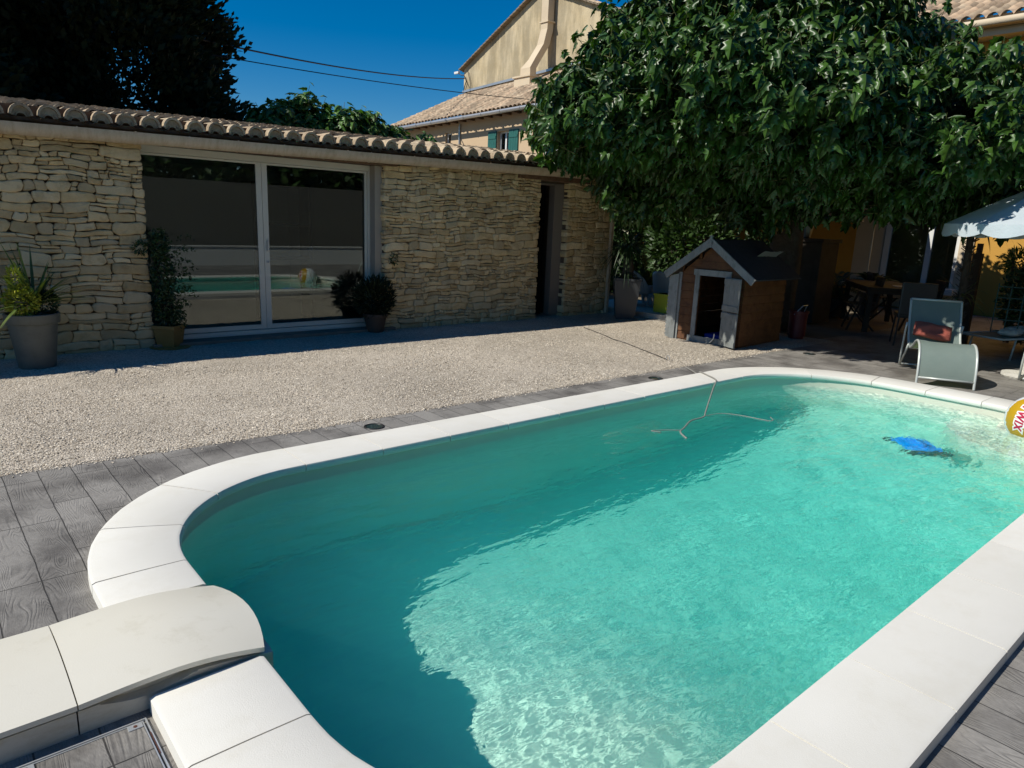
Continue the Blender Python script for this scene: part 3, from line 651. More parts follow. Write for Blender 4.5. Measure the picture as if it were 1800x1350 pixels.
# deck lights
for i, (x, y) in enumerate([(2.354, 4.13), (5.424, 4.09), (8.294, 3.985)]):
    lb = ['round recessed deck light nearest the camera, by the gravel edge', 'round recessed deck light midway along the gravel edge, by the blue-grey hose', 'round recessed deck light farthest away, in front of the playhouse'][i]
    t_ = root('deck_light', lb, 'deck light', (x, y, -.05), 0, 'round lights let into the deck')
    MB().lathe([(.072, 0), (.072, .004), (.066, .006), (.056, .004), (.056, .001)], n=32, cap=False).build('bezel', M['dark'], t_, smooth=True)
    MB().lathe([(.0005, .003), (.03, .0035), (.056, .002)], n=28, cap=False).build('lens', M['glassy'], t_, smooth=True)

# ---------------------------------------------------------------- stone pool house
ph = root('pool_house', 'low dry-stone outbuilding with glazed doors and canal-tile roof along the gravel', 'outbuilding', (0, 0, 0))
YW = 7.8
def stones(x0, x1, z0, z1, name, left_free, right_free, seed, slope=0.0, hs=1.0, depth=.12):
    rnd = random.Random(seed)
    rects = []; z = z0
    while z < z1-.001:
        h = rnd.choice([.045, .055, .065, .07, .08, .085, .095, .11])*hs
        if z1-(z+h) < .04: h = z1-z
        x = x0+(0 if left_free else -rnd.uniform(0, .1))
        while x < x1-.001:
            wd = min(.36, max(.075, h*rnd.choice([1.1, 1.5, 1.9, 2.3, 2.7, 3.3, 3.9])*rnd.uniform(.85, 1.15)))
            if x1-(x+wd) < .07: wd = x1-x
            q_ = rnd.random()
            if h > .062 and q_ < .30:
                f_ = rnd.uniform(.35, .65); ww = wd*rnd.uniform(1.0, 1.5) if x+wd*1.5 < x1-.07 else wd; c_ = rnd.uniform(.35, .65)
                if rnd.random() < .5: rects += [(x, z, ww, h*f_), (x, z+h*f_, ww*c_, h*(1-f_)), (x+ww*c_, z+h*f_, ww*(1-c_), h*(1-f_))]
                else: rects += [(x, z+h*(1-f_), ww, h*f_), (x, z, ww*c_, h*(1-f_)), (x+ww*c_, z, ww*(1-c_), h*(1-f_))]
                x += ww
            elif q_ < .38 and wd > .16:
                c_ = rnd.uniform(.2, .35); rects += [(x, z, wd*(1-c_), h), (x+wd*(1-c_), z, wd*c_, h*.45), (x+wd*(1-c_), z+h*.45, wd*c_, h*.55)]; x += wd
            else: rects.append((x, z, wd, h)); x += wd
        z += h
    V = []; F = []; R = []; 
    for (c, r, wd, h) in rects:
        xa, xb = c, c+wd; za, zb = r, r+h
        g_ = rnd.uniform(.0008, .0032); xa += g_; xb -= g_; za += g_*.8; zb -= g_*.8
        ragged = rnd.uniform(-.012, .014)
        if left_free and c <= x0+1e-6: xa += ragged
        if right_free and c+wd >= x1-1e-6: xb += ragged
        k = .14*min(xb-xa, zb-za)*rnd.uniform(.2, 1.9); k = min(k, .03)
        j = lambda a=.003: rnd.uniform(-a, a)
        tl, tr_ = j(.011), j(.011)
        n_e = max(2, int((xb-xa)/.05))
        out = [(xa+k*rnd.uniform(.5, 1.3), za+j())]
        for i in range(1, n_e): out.append((xa+(xb-xa)*i/n_e, za+j(.0045)))
        out += [(xb-k*rnd.uniform(.5, 1.3), za+j()), (xb+j(), za+k), (xb+j(.004), (za+zb)/2), (xb+j(), zb-k+tr_), (xb-k*rnd.uniform(.5, 1.3), zb+j()+tr_)]
        for i in range(n_e-1, 0, -1): out.append((xa+(xb-xa)*i/n_e, zb+j(.0045)))
        out += [(xa+k*rnd.uniform(.5, 1.3), zb+j()+tl), (xa+j(), zb-k+tl), (xa+j(.004), (za+zb)/2), (xa+j(), za+k)]
        def warp(p):
            x, z = p; q = seed*1.7
            e = min(1, (x-x0)/.25 if left_free else 1, (x1-x)/.25 if right_free else 1); e = max(0, e); ez = max(0, min(1, (z1-z)/.1, (z-z0)/.1))
            dx = .006*math.sin(z*17+q+3*math.sin(x*5.1+q))+.008*math.sin(z*47+x*13+q); dz = .014*math.sin(x*5.3+q+1.9*math.sin(z*4.7))+.007*math.sin(x*17+z*7+q)
            return (x+dx*e, z+dz*ez)
        out = [warp(p) for p in out]
        cx = sum(p[0] for p in out)/len(out); cz = sum(p[1] for p in out)/len(out)
        pr = rnd.uniform(.0, .020); base = len(V); n_ = len(out); mh = min(xb-xa, zb-za)
        tx, tz = rnd.uniform(-.04, .04), rnd.uniform(-.08, .08)
        def yy(x, z, o): return YW-o-pr-tx*(x-cx)-tz*(z-cz)
        s1 = 1-min(.5, .007/max(.02, (xb-xa)/2)); s1z = 1-min(.5, .006/max(.016, (zb-za)/2))
        zs = lambda x, z: z+slope*(x-x0)*((z-z0)/(z1-z0))
        for x, z in out: V.append((x, YW+depth, zs(x, z)))
        for x, z in out: V.append((x, yy(x, z, -.003), zs(x, z)))
        for x, z in out: X, Z = cx+(x-cx)*s1, cz+(z-cz)*s1z; V.append((X, yy(X, Z, .006+rnd.uniform(-.0012, .0012)), zs(X, Z)))
        for x, z in out: X, Z = cx+(x-cx)*.55, cz+(z-cz)*.55; V.append((X, yy(X, Z, .007+rnd.uniform(-.003, .003)), zs(X, Z)))
        V.append((cx, yy(cx, cz, .007), zs(cx, cz)))
        for q in range(3):
            for i in range(n_):
                a, b_ = base+q*n_+i, base+q*n_+(i+1) % n_; F.append((a, b_, b_+n_)); F.append((a, b_+n_, a+n_))
        for i in range(n_): F.append((base+3*n_+i, base+3*n_+(i+1) % n_, base+4*n_))
        R += [rnd.random()]*(6*n_+n_)
    o = np_mesh(name, V, F, M['stone'], ph, R, smooth=True)
    return o
def smooth_by_angle(o, a):
    o.data.set_sharp_from_angle(angle=math.radians(a))
for args in ((-1.4, 1.885, -.06, 1.99, 'stone_facing', False, True, 11, .0, 1.08), (4.585, 7.215, -.06, 1.985, 'stone_facing', True, True, 5, .055), (7.79, 8.86, -.06, 2.12, 'stone_facing', True, True, 21, .02)):
    smooth_by_angle(stones(*args), 50)
# corner reveal stones on the right jamb of the glazed doors
b = MB()
MB().box((-3, 7.83, -.08), (1.84, 8.16, 2.02)).box((4.60, 7.83, -.08), (7.20, 8.16, 2.06)).box((7.80, 7.83, -.08), (8.84, 11.9, 2.16)).box((1.87, 7.92, 1.99), (4.6, 8.16, 2.06)).box((7.2, 7.9, 1.955), (7.8, 8.16, 2.12)).build('wall', M['joint'], ph)
MB().box((-3, 11.6, -.08), (8.8, 11.9, 2.1)).box((-3.2, 7.83, -.08), (-3, 11.9, 2.1)).box((-3, 8.0, -.085), (8.84, 11.7, -.045)).box((-3, 8.16, 2.02), (8.84, 11.7, 2.05)).box((5.0, 8.2, -.04), (5.1, 11.6, 2.0)).build('interior', M['inner'], ph)
MB().bar((-3.2, 7.752, 2.055), (8.9, 7.752, 2.215), .02, .17).build('fascia', M['beam'], ph)
# timber lintel above the openings
MB().box((1.2, 7.74, 1.975), (4.75, 7.95, 2.055), bev=.006).box((6.75, 7.745, 1.985), (8.2, 7.93, 2.06), bev=.006).box((-1.4, 7.80, 2.0), (1.2, 7.95, 2.06)).box((4.75, 7.80, 2.05), (8.86, 7.95, 2.10)).build('lintel', M['beam'], ph)
# gutter, sloping with the roof edge
def gz_at(x): return 2.035+.0165*(x-.8)
b = MB(); prof = []
for i in range(13):
    a = PI+PI*i/12; prof.append((7.665+.068*math.cos(a), .105*math.sin(a)))
def sweep_x(b, prof, xs, zf, thick=.004):
    R = []
    for x in xs:
        o_ = [b.b.verts.new((x, y, zf(x)+z)) for y, z in prof]; i_ = [b.b.verts.new((x, 7.665+(y-7.665)*(1-thick/.062), zf(x)+z*(1-thick/.062))) for y, z in prof]
        R.append((o_, i_))
    for (a, c), (d, e) in zip(R, R[1:]):
        for q in range(len(prof)-1):
            b.b.faces.new((a[q], a[q+1], d[q+1], d[q])); b.b.faces.new((c[q], e[q], e[q+1], c[q+1]))
        for q in (0, len(prof)-1): b.b.faces.new((a[q], c[q], e[q], d[q]))
sweep_x(b, prof, [-1.6+.5*i for i in range(22)], gz_at)
gut = b.build('gutter', M['gutter'], ph, smooth=True, ang=40)
for x in [.1, .62, 1.32, 1.80, 2.28, 2.76, 3.25, 3.73, 4.0, 4.30, 4.9, 5.5, 6.1, 6.7]:
    b = MB(); pr2 = [(7.665+(y-7.665)*1.045, z*1.045) for y, z in prof]
    sweep_x(b, pr2, [x, x+.018], gz_at, .006)
    b.box((x+.002, 7.598, gz_at(x)-.002), (x+.016, 7.608, gz_at(x)+.006))
    b.build('gutter_bracket', M['gutter'], gut, smooth=True, ang=40)
MB().bar((8.72, 7.70, 2.1), (8.72, 7.70, -.02), .05).build('downpipe', M['gutter'], gut)
# roof: cover tiles laid over channel tiles
SL = .118
def roof_z(x, y): return gz_at(x)+.055+SL*(y-7.64)
def tiles(b, xs, y0_, rows, L_=.38):
    n = 8
    for ci, xc in enumerate(xs):
        for r in range(rows):
            ya = y0_+r*(L_-.07)+random.uniform(-.012, .012); yb = ya+L_
            rx = random.uniform(-.006, .006); rz = random.uniform(-.004, .004); ra, rb = .090+random.uniform(-.003, .004), .072
            za = roof_z(xc, ya)+.012+rz+(.012 if r else .0); zb = roof_z(xc, yb)+.006+rz
            ring = []
            for (y, z, R_) in ((ya, za, ra), (yb, zb, rb)):
                for t_ in (0, .020):
                    ring.append([b.b.verts.new((xc+rx+(R_-t_)*math.cos(PI*i/n), y, z+(R_-t_)*1.12*math.sin(PI*i/n))) for i in range(n+1)])
            o0, i0, o1, i1 = ring
            for i in range(n):
                b.b.faces.new((o0[i], o0[i+1], o1[i+1], o1[i])); b.b.faces.new((i0[i], i1[i], i1[i+1], i0[i+1])); b.b.faces.new((o0[i], i0[i], i0[i+1], o0[i+1]))
            for i in (0, n): b.b.faces.new((o0[i], o1[i], i1[i], i0[i]))
    return b
xs = [.927+.2052*k for k in range(-12, 39)]
b = tiles(MB(), xs, 7.645, 12)
nbf = len(b.b.faces)
for k, xc in enumerate(xs):
    for i in range(7):
        a0 = PI*i/7; a1 = PI*(i+1)/7; y = 7.672; R_ = .074; z = roof_z(xc, 7.6)+.012
        r2 = .034
        b.face([(xc+R_*math.cos(a0), y, z+R_*1.12*math.sin(a0)), (xc+R_*math.cos(a1), y, z+R_*1.12*math.sin(a1)), (xc+r2*math.cos(a1), y+.004, z-.008+r2*.8*math.sin(a1)), (xc+r2*math.cos(a0), y+.004, z-.008+r2*.8*math.sin(a0))])
b.b.faces.ensure_lookup_table()
for f_ in b.b.faces[nbf:]: f_.material_index = 1
rf = b.build('roof', M['tile'], ph, smooth=True, ang=40); rf.data.materials.append(M['mortar_fill'])
# per-tile colour
me = rf.data; nf = len(me.polygons); per = 8*3+2
a = me.attributes.new('rnd', 'FLOAT', 'FACE'); a.data.foreach_set('value', np.repeat(np.random.rand(nf//per+1), per)[:nf].astype(np.float32))
b = MB(); n = 6
for xc in [x+.1026 for x in xs]:
    for r in range(12):
        ya = 7.66+r*.31; yb = ya+.36; A = []; 
        for y in (ya, yb):
            A.append([b.b.verts.new((xc+.07*math.cos(PI+PI*i/n), y, roof_z(xc, y)+.03+.05*math.sin(PI+PI*i/n)-(.008 if y == yb else 0))) for i in range(n+1)])
        for i in range(n): b.b.faces.new((A[0][i], A[0][i+1], A[1][i+1], A[1][i]))
b.build('channel_tiles', M['tile'], rf, smooth=True)
b = MB(); pts = []
for x in (-3.2, 8.95):
    for y in (7.70, 12.1): pts.append((x, y, roof_z(x, y)-.035))
v = [b.b.verts.new(p) for p in (pts[0], pts[2], pts[3], pts[1])]; v2 = [b.b.verts.new((p[0], p[1], p[2]+.03)) for p in (pts[0], pts[2], pts[3], pts[1])]
b.b.faces.new(v[::-1]); b.b.faces.new(v2)
for i in range(4): b.b.faces.new((v[i], v[(i+1) % 4], v2[(i+1) % 4], v2[i]))
b.build('roof_deck', M['beam'], ph)
# flat ridge slabs seen behind the first rows at the left
b = MB()
for i, x in enumerate([1.35, 1.80, 2.27, 2.72]): b.box((x, 10.2, roof_z(x, 10.3)+.07), (x+.43, 10.45, roof_z(x, 10.3)+.105), bev=.006)
b.build('ridge_slab', M['tile'], rf)

# glazed sliding doors
yd = 8.0
dr = MB(); dr.box((1.78, yd-.02, 1.905), (4.50, yd+.08, 1.972), bev=.003); dr.box((1.78, yd-.02, .0), (1.855, yd+.08, 1.905)); dr.box((4.47, yd-.02, .0), (4.50, yd+.08, 1.905), bev=.003)
dr.box((1.78, yd-.06, -.05), (4.60, yd+.09, -.0)); dr.box((1.78, yd-.03, .0), (4.50, yd+.08, .035))
door = dr.build('patio_door', M['white_pvc'], ph)
MB().box((4.50, 7.86, -.03), (4.60, 8.06, 1.97)).build('door_reveal', mat('beige_reveal', (.36, .31, .24), .9), ph)
def sash(xa, xb, y, wl, wr):
    b = MB(); z0, z1 = .040, 1.902; b.box((xa, y, z0), (xa+wl, y+.03, z1), bev=.002); b.box((xb-wr, y, z0), (xb, y+.03, z1), bev=.002)
    b.box((xa+wl, y, z0), (xb-wr, y+.03, z0+.052), bev=.002); b.box((xa+wl, y, z1-.022), (xb-wr, y+.03, z1), bev=.002)
    s = b.build('door_leaf', M['white_pvc'], ph)
    MB().box((xa+wl, y+.010, z0+.05), (xb-wr, y+.017, z1-.02)).build('glass', M['glass'], s)
    return s
s1 = sash(1.86, 3.148, yd+.004, .045, .062); s2 = sash(3.152, 4.468, yd+.004, .062, .03)
b = MB(); b.box((3.182, yd-.022, .93), (3.197, yd-.004, 1.06), bev=.004); b.box((3.184, yd-.008, .945), (3.195, yd+.004, .96)); b.box((3.184, yd-.008, 1.03), (3.195, yd+.004, 1.045)); b.build('handle', M['zinc'], s2)
MB().lathe([(.009, 0), (.009, .02)], (3.19, yd-.01, .80), 12).build('lock', M['zinc'], s2)
MB().box((1.86, 7.72, -.055), (4.72, 7.94, -.008), bev=.006).build('door_step', mat('step_stone', (.16, .13, .10), .9, (.22, .18, .14), 8, .3, 60), ph)
# narrow doorway on the right
MB().box((7.60, 7.90, -.03), (7.80, 8.02, 1.96)).box((7.2, 7.90, 1.93), (7.62, 8.02, 1.965)).build('door_frame', mat('taupe_frame', (.19, .165, .14), .6), ph)
MB().box((7.2, 8.12, -.05), (7.62, 8.14, 1.94)).build('door', mat('doorway_shade', (.004, .004, .005), .9, spec=.1), ph)  # near-black panel stands in for the shade inside the open doorway
# a little furniture dimly seen in the room
fr = root('shelf_unit', 'dark shelving unit standing inside behind the right door leaf', 'shelf', (0, 0, 0))
b = MB()
for x in (3.6, 4.25): b.box((x, 9.2, -.04), (x+.04, 9.5, 1.75))
for z in (.3, .75, 1.2, 1.7): b.box((3.6, 9.2, z), (4.29, 9.5, z+.03))
b.build('frame', M['teak'], fr)

# ---------------------------------------------------------------- garden wall and hedge behind the camera (mirrored in the glass), added hedge strip shading the terrace
gw = MB().box((-9, -3.1, -.08), (16, -2.9, .42)).box((-9, -3.12, .42), (16, -2.88, .45)).build('garden_wall', M['white_paint']); tag(gw, 'low white garden wall on the camera side of the pool, mirrored in the glass', 'wall')
nw = MB().box((-9, -4.0, -.08), (16, -3.9, 2.1)).build('boundary_wall', mat('dark_fence', (.17, .16, .14), .9)); tag(nw, 'tall dark fence behind the low white wall, mirrored in the glass', 'fence')
n = 22000; P = np.stack([np.random.rand(n)*26-9, -4.2-np.random.rand(n)*.9, np.random.rand(n)*3.6], 1)
D = rdir(n); D[:, 2] -= .3
m_ = 9000; P = np.vstack([P, np.stack([10.8+np.random.rand(m_)*5, .1+np.random.rand(m_)*.9, np.random.rand(m_)*3.0], 1)]); D = np.vstack([D, rdir(m_)]); n += m_  # extra strip out of view, added to cut sky light on the terrace
v, f = oval(.35, .1); hd = scatter('hedge', P, D, rdir(n), .24+np.random.rand(n)*.2, v, f, M['leaf_hedge']); tag(hd, 'dark hedge behind the low white wall, mirrored in the glass, with an added unseen strip shading the terrace', 'hedge')

# ---------------------------------------------------------------- roofs of the far houses
def far_roof(name, p00, p10, p01, p11, ncol, nrow, m, parent, amp=.075):
    """ncol tile columns from p00 to p10 (along the eave), nrow courses up to p01/p11"""
    p00, p10, p01, p11 = map(np.array, (p00, p10, p01, p11)); sc_ = 6
    us = np.linspace(0, 1, ncol*sc_+1); vs = []
    for r in range(nrow): vs += [(r/nrow, 1.0), ((r+.97)/nrow, 0.0)]
    vs.append((1.0, 0)); V = []
    nrm = np.cross((p10-p00), (p01-p00)).astype(float); nrm /= np.linalg.norm(nrm); nrm *= np.sign(nrm[2])
    for vv, st in vs:
        for i, u in enumerate(us):
            ph_ = (i % sc_)/sc_; h = abs(math.sin(PI*ph_))**.8*amp+st*.028+random.uniform(-.006, .006)
            P = (p00*(1-u)+p10*u)*(1-vv)+(p01*(1-u)+p11*u)*vv
            V.append(P+nrm*h)
    nu = len(us); F = []; R = []; cr = np.random.rand(nrow+1, ncol+1)
    for a in range(len(vs)-1):
        for i in range(nu-1): F.append((a*nu+i, a*nu+i+1, (a+1)*nu+i+1, (a+1)*nu+i)); R.append(cr[a//2, i//sc_])
    return np_mesh(name, V, F, m, parent, R, smooth=False)

# house with green shutters
sh = root('village_house', 'peach rendered house with green shutters below a canal-tile lean-to roof', 'house', (0, 0, 0))
hz = lambda y: 5.02+(4.85-5.02)*(y-18.6)/(26.3-18.6)
MB().box((16.0, 18.62, -.08), (19.4, 26.1, 3.0)).build('lower_wall', M['peach'], sh)
b = MB()
def wall_with_holes(b, x, y0, y1, z0, z1, holes, th=.3):
    """wall in the plane X = x, holes as (ya, yb, za, zb)"""
    ys = sorted({y0, y1, *[h[0] for h in holes], *[h[1] for h in holes]}); zs = sorted({z0, z1, *[h[2] for h in holes], *[h[3] for h in holes]})
    for ya, yb in zip(ys, ys[1:]):
        for za, zb in zip(zs, zs[1:]):
            cy__, cz = (ya+yb)/2, (za+zb)/2
            if any(h[0] < cy__ < h[1] and h[2] < cz < h[3] for h in holes): continue
            b.box((x, ya, za), (x+th, yb, zb))
    bmesh.ops.remove_doubles(b.b, verts=b.b.verts, dist=1e-4)
    return b
wall_with_holes(b, 16.0, 13.4, 26.1, 3.0, 4.93, [(18.98, 19.62, 3.15, 4.36), (22.35, 22.7, 3.5, 4.5)])
b.build('wall', M['peach'], sh)
for ya, yb in ((19.64, 20.08), (18.50, 18.96)):
    b = MB(); b.box((15.955, ya, 3.12), (15.99, yb, 4.37))
    for z in (3.45, 4.12): b.box((15.94, ya+.02, z), (15.955, yb-.02, z+.09))
    for k in range(1, 4): b.box((15.951, ya+(yb-ya)*k/4-.006, 3.13), (15.9545, ya+(yb-ya)*k/4+.006, 4.36))
    b.build('shutter', M['shutter'], sh)
def window(parent, x, ya, yb, za, zb, mull=True, name='window'):
    b = MB(); w_ = .06; b.box((x, ya, za), (x+.06, ya+w_, zb)); b.box((x, yb-w_, za), (x+.06, yb, zb)); b.box((x, ya+w_, zb-w_), (x+.06, yb-w_, zb)); b.box((x, ya+w_, za), (x+.06, yb-w_, za+w_))
    if mull: b.box((x, (ya+yb)/2-.035, za+w_), (x+.06, (ya+yb)/2+.035, zb-w_))
    f = b.build(name, M['white_paint'], parent)
    MB().box((x+.03, ya+w_, za+w_), (x+.04, yb-w_, zb-w_)).build('glass', M['glass'], f); return f
window(sh, 16.13, 18.98, 19.62, 3.15, 4.36); window(sh, 16.1, 22.35, 22.7, 3.5, 4.5, False)
MB().box((16.32, 18.8, 3.0), (16.5, 22.9, 4.8)).build('room', M['inner'], sh)
MB().box((15.93, 16.5, 3.0), (15.985, 17.1, 4.6)).build('window_surround', M['white_paint'], sh)
MB().tube([(15.95, 21.75, 4.75), (15.95, 21.75, 3.0)], .03, 6).build('downpipe', M['zinc'], sh)
far_roof('roof', (15.55, 26.4, 4.80), (15.55, 13.2, 5.06), (19.55, 26.4, 6.68), (19.55, 13.2, 7.15), 62, 13, M['tile_far'], sh)
b = MB(); b.tube([(15.50, 26.35, 4.75), (15.50, 13.3, 5.0)], .065, 8)
for k in range(12): y = 25.9-k; z = 4.75+(26.35-y)/13.05*.25; b.tube([(15.50, y, z), (15.50, y-.03, z)], .078, 8)
b.build('gutter', M['zinc'], sh, smooth=True, ang=40)
for k in range(26): y = 26.0-k*.5; MB().box((15.5, y, 4.70+(26.35-y)*.019), (16.0, y-.09, 4.78+(26.35-y)*.019)).build('rafter', M['beam'], sh)

# tall gable house behind
gh = root('gable_house', 'tall house with bare weathered gable wall and an outside flue', 'house', (0, 0, 0))
b = MB(); poly = [(26.30, 3.0), (26.35, 7.72), (21.5, 9.97), (15.4, 7.62), (15.4, 3.0)]
Mx = Matrix(((0, 0, 1, 19.5), (1, 0, 0, 0), (0, 1, 0, 0), (0, 0, 0, 1)))
b.prism(poly, 7, Mx); b.build('wall', M['gable'], gh)
# verge tiles along the rake
b = MB()
for (ya, za), (yb, zb) in (((26.5, 7.66), (21.5, 9.99)), ((21.5, 9.99), (15.0, 7.47))):
    L_ = math.dist((ya, za), (yb, zb)); n = int(L_/.2)
    for k in range(n):
        t0, t1 = k/n, (k+1.12)/n; z_o = random.uniform(0, .012)
        b.bar((19.42, ya+(yb-ya)*t0, za+(zb-za)*t0+.03+z_o), (19.42, ya+(yb-ya)*t1, za+(zb-za)*t1+.012+z_o), .24, .05)
b.build('verge_tiles', M['tile_far'], gh)
far_roof('roof', (19.4, 21.5, 10.02), (26.6, 21.5, 10.02), (19.4, 15.0, 7.50), (26.6, 15.0, 7.50), 30, 16, M['tile_far'], gh)
far_roof('roof', (19.4, 26.6, 7.62), (26.6, 26.6, 7.62), (19.4, 21.5, 10.02), (26.6, 21.5, 10.02), 30, 16, M['tile_far'], gh)
# flashing strip where the lean-to meets the wall
MB().bar((19.45, 26.35, 6.80), (19.45, 15.5, 7.25), .05, .09).build('flashing', M['zinc'], gh)
# flue: rises off the lower roof then bends to the wall
fl = MB(); fw_ = .42
path = [(18.55, 21.05, 6.62), (18.55, 21.06, 6.95), (18.8, 21.0, 7.3), (19.15, 20.95, 7.85), (19.28, 20.93, 8.4), (19.28, 20.92, 10.9)]
ringv = []
for i, p in enumerate(path):
    hw = .27 if i < 2 else .18; hd_ = .15
    ringv.append([fl.b.verts.new((p[0]+dx*hd_, p[1]+dy*hw, p[2])) for dx, dy in ((-1, -1), (-1, 1), (1, 1), (1, -1))])
for A, B in zip(ringv, ringv[1:]):
    for k in range(4): fl.b.faces.new((A[k], A[(k+1) % 4], B[(k+1) % 4], B[k]))
fl.b.faces.new(ringv[-1]); fl.b.faces.new(ringv[0][::-1])
fl.box((19.09, 20.69, 8.62), (19.47, 21.17, 8.67)); flo = fl.build('flue', M['cream'], gh)
b = MB(); b.box((18.25, 20.62, 6.05), (18.86, 21.50, 6.60)); b.box((18.2, 20.56, 6.60), (18.9, 21.56, 6.66)); b.build('flue_base', M['cream'], gh)
sc_ = root('security_camera', 'small white camera on a bracket at the corner of the gable', 'camera', (19.35, 26.4, 7.60))
MB().box((-.05, .12, -.045), (.05, .42, .045), bev=.015).build('camera_body', M['white_paint'], sc_)
MB().tube([(0, .15, -.04), (.05, 0, -.12), (.12, -.1, -.12)], .02, 6).build('bracket', M['dark'], sc_)
b = MB(); b.tube([(19.44, 26.25, 7.45), (19.44, 26.1, 7.2), (19.44, 26.22, 7.0), (19.44, 26.28, 6.75)], .02, 5); b.tube([(19.44, 26.0, 7.6), (19.44, 25.8, 7.1), (19.44, 25.75, 6.85)], .013, 5); b.build('wall_cable', M['black'], gh)
# overhead wires
for nm, A, B, sag, r_, lb in (('overhead_wire', (4.6, 15.4, 4.62), (19.42, 26.2, 7.32), .22, .019, 'upper and thicker of the two overhead wires, ending at the gable corner'), ('overhead_wire', (4.6, 15.6, 4.40), (15.6, 17.6, 5.15), .10, .011, 'lower and thinner of the two overhead wires, crossing the tiled roof')):
    pts = [tuple(Vector(A).lerp(Vector(B), t)-Vector((0, 0, sag*4*t*(1-t)))) for t in [i/30 for i in range(31)]]
    o = MB().tube(pts, r_, 5).build(nm, M['black']); tag(o, lb, 'wire', 'overhead wires')

# ---------------------------------------------------------------- ochre house on the right
oh = root('ochre_house', 'ochre rendered house with white glazed doors, seen past the terrace tree', 'house', (0, 0, 0))
b = MB(); wall_with_holes(b, 16.0, -4, 13.3, -.08, 5.3, [(4.95, 7.0, .42, 2.35)]); b.build('wall', M['ochre'], oh)
b = MB(); b.box((15.96, 4.70, -.05), (16.0, 4.95, 2.4)); b.box((15.96, 4.95, -.05), (16.0, 7.0, .30)); b.box((15.965, 6.42, .42), (16.25, 7.0, 2.35)); b.build('door_surround', M['cream'], oh)
MB().box((15.70, 4.85, .30), (16.25, 7.1, .42), bev=.01).build('sill', M['white_paint'], oh)
b = MB(); b.box((15.99, 5.46, .42), (16.07, 5.56, 2.35)); b.box((16.0, 6.28, .42), (16.06, 6.40, 2.35)); b.box((16.0, 6.86, .42), (16.06, 6.90, 2.35)); b.box((16.0, 4.96, .42), (16.06, 5.02, 2.35)); b.box((16.0, 4.96, 2.28), (16.06, 7.0, 2.35))
of_ = b.build('door_frame', M['white_paint'], oh)
MB().box((16.03, 5.0, .45), (16.04, 6.86, 2.3)).build('glass', M['glass'], of_)
MB().box((16.5, 4.5, .3), (19, 8.0, 3.0)).build('room', M['inner'], oh)
far_roof('roof', (15.45, 13.2, 5.30), (15.45, -4, 5.30), (19.5, 13.2, 7.0), (19.5, -4, 7.0), 80, 13, M['tile_far'], oh, .09)
MB().tube([(15.42, 13.2, 5.24), (15.42, -4, 5.24)], .07, 8).build('gutter', M['cream'], oh, smooth=True)
MB().box((15.6, -4, 5.05), (16.0, 13.2, 5.25)).box((15.53, -4, 5.18), (15.57, 13.2, 5.38)).build('cornice', M['cream'], oh)
# ================================================================ objects of the yard
GZ = -.05
# ---------------- pot helper
def pot_mesh(prof, c, n=40): return MB().lathe(prof, c, n)
# large grey planter at the left
pl = root('planter', 'large grey planter with a spiky yucca and yellow-green shrub at the left edge', 'planter', (.80, 7.30, GZ))
MB().lathe([(.138, 0), (.142, .01), (.185, .395), (.203, .400), (.207, .405), (.210, .478), (.203, .485), (.190, .483), (.186, .43)], n=48, cap=False).build('pot', M['grey_pot'], pl, smooth=True, ang=40)
MB().lathe([(.001, .445), (.188, .44)], n=30, cap=False).build('soil', M['soil'], pl)
def blades(name, c, n, L_, wd, m, parent, zmin=-.1, zmax=1.0, droop=.45, az=None):
    V = []; F = []; R = []
    for i in range(n):
        a = random.uniform(0, 2*PI) if az is None else random.uniform(*az); el = math.asin(random.uniform(zmin, zmax)); l = L_*random.uniform(.6, 1.05); dr_ = droop*random.uniform(.3, 1.3)
        d = np.array((math.cos(a)*math.cos(el), math.sin(a)*math.cos(el), math.sin(el))); sx = np.array((-math.sin(a), math.cos(a), 0)); base = len(V); k = 6
        for j in range(k+1):
            t = j/k; p = np.array(c)+d*l*t-np.array((0, 0, 1))*dr_*l*t*t*abs(math.cos(el)); ww = wd*(1-t**2.2)*(.55+.9*t if t < .5 else 1.0)
            V += [p-sx*ww, p+np.array((0, 0, -.25*ww)), p+sx*ww]
        for j in range(k):
            q = base+3*j; F += [(q, q+1, q+4, q+3), (q+1, q+2, q+5, q+4)]; R += [i/n]*2
    return np_mesh(name, V, F, m, parent, R, smooth=True)
blades('yucca', (.03, .03, .55), 80, .62, .0155, M['leaf_blade'], pl, .1, .99, .35)
MB().tube([(.02, .06, .40), (.02, .06, .58)], .025, 8).build('stem', M['bark'], pl)
n = 900; P, D = in_blob(n, (-.075, -.09, .60), (.13, .11, .14), .3)
P2, D2 = in_blob(380, (-.10, -.09, .78), (.055, .05, .12), .3); P = np.vstack([P, P2]); D = np.vstack([D, D2]); n = len(P)
v, f = oval(.3, .15); scatter('shrub', P, D+rdir(n)*.6+np.array((0, 0, .2)), rdir(n)+np.array((0, 0, 1.)), .020+np.random.rand(n)*.018, v, f, M['leaf_lime'], pl)
n = 500; P, D = in_blob(n, (.12, .02, .56), (.09, .1, .11), .3)
scatter('dark_sprigs', P, D+rdir(n)*.6, rdir(n), .022+np.random.rand(n)*.015, v, f, M['leaf_jas'], pl)

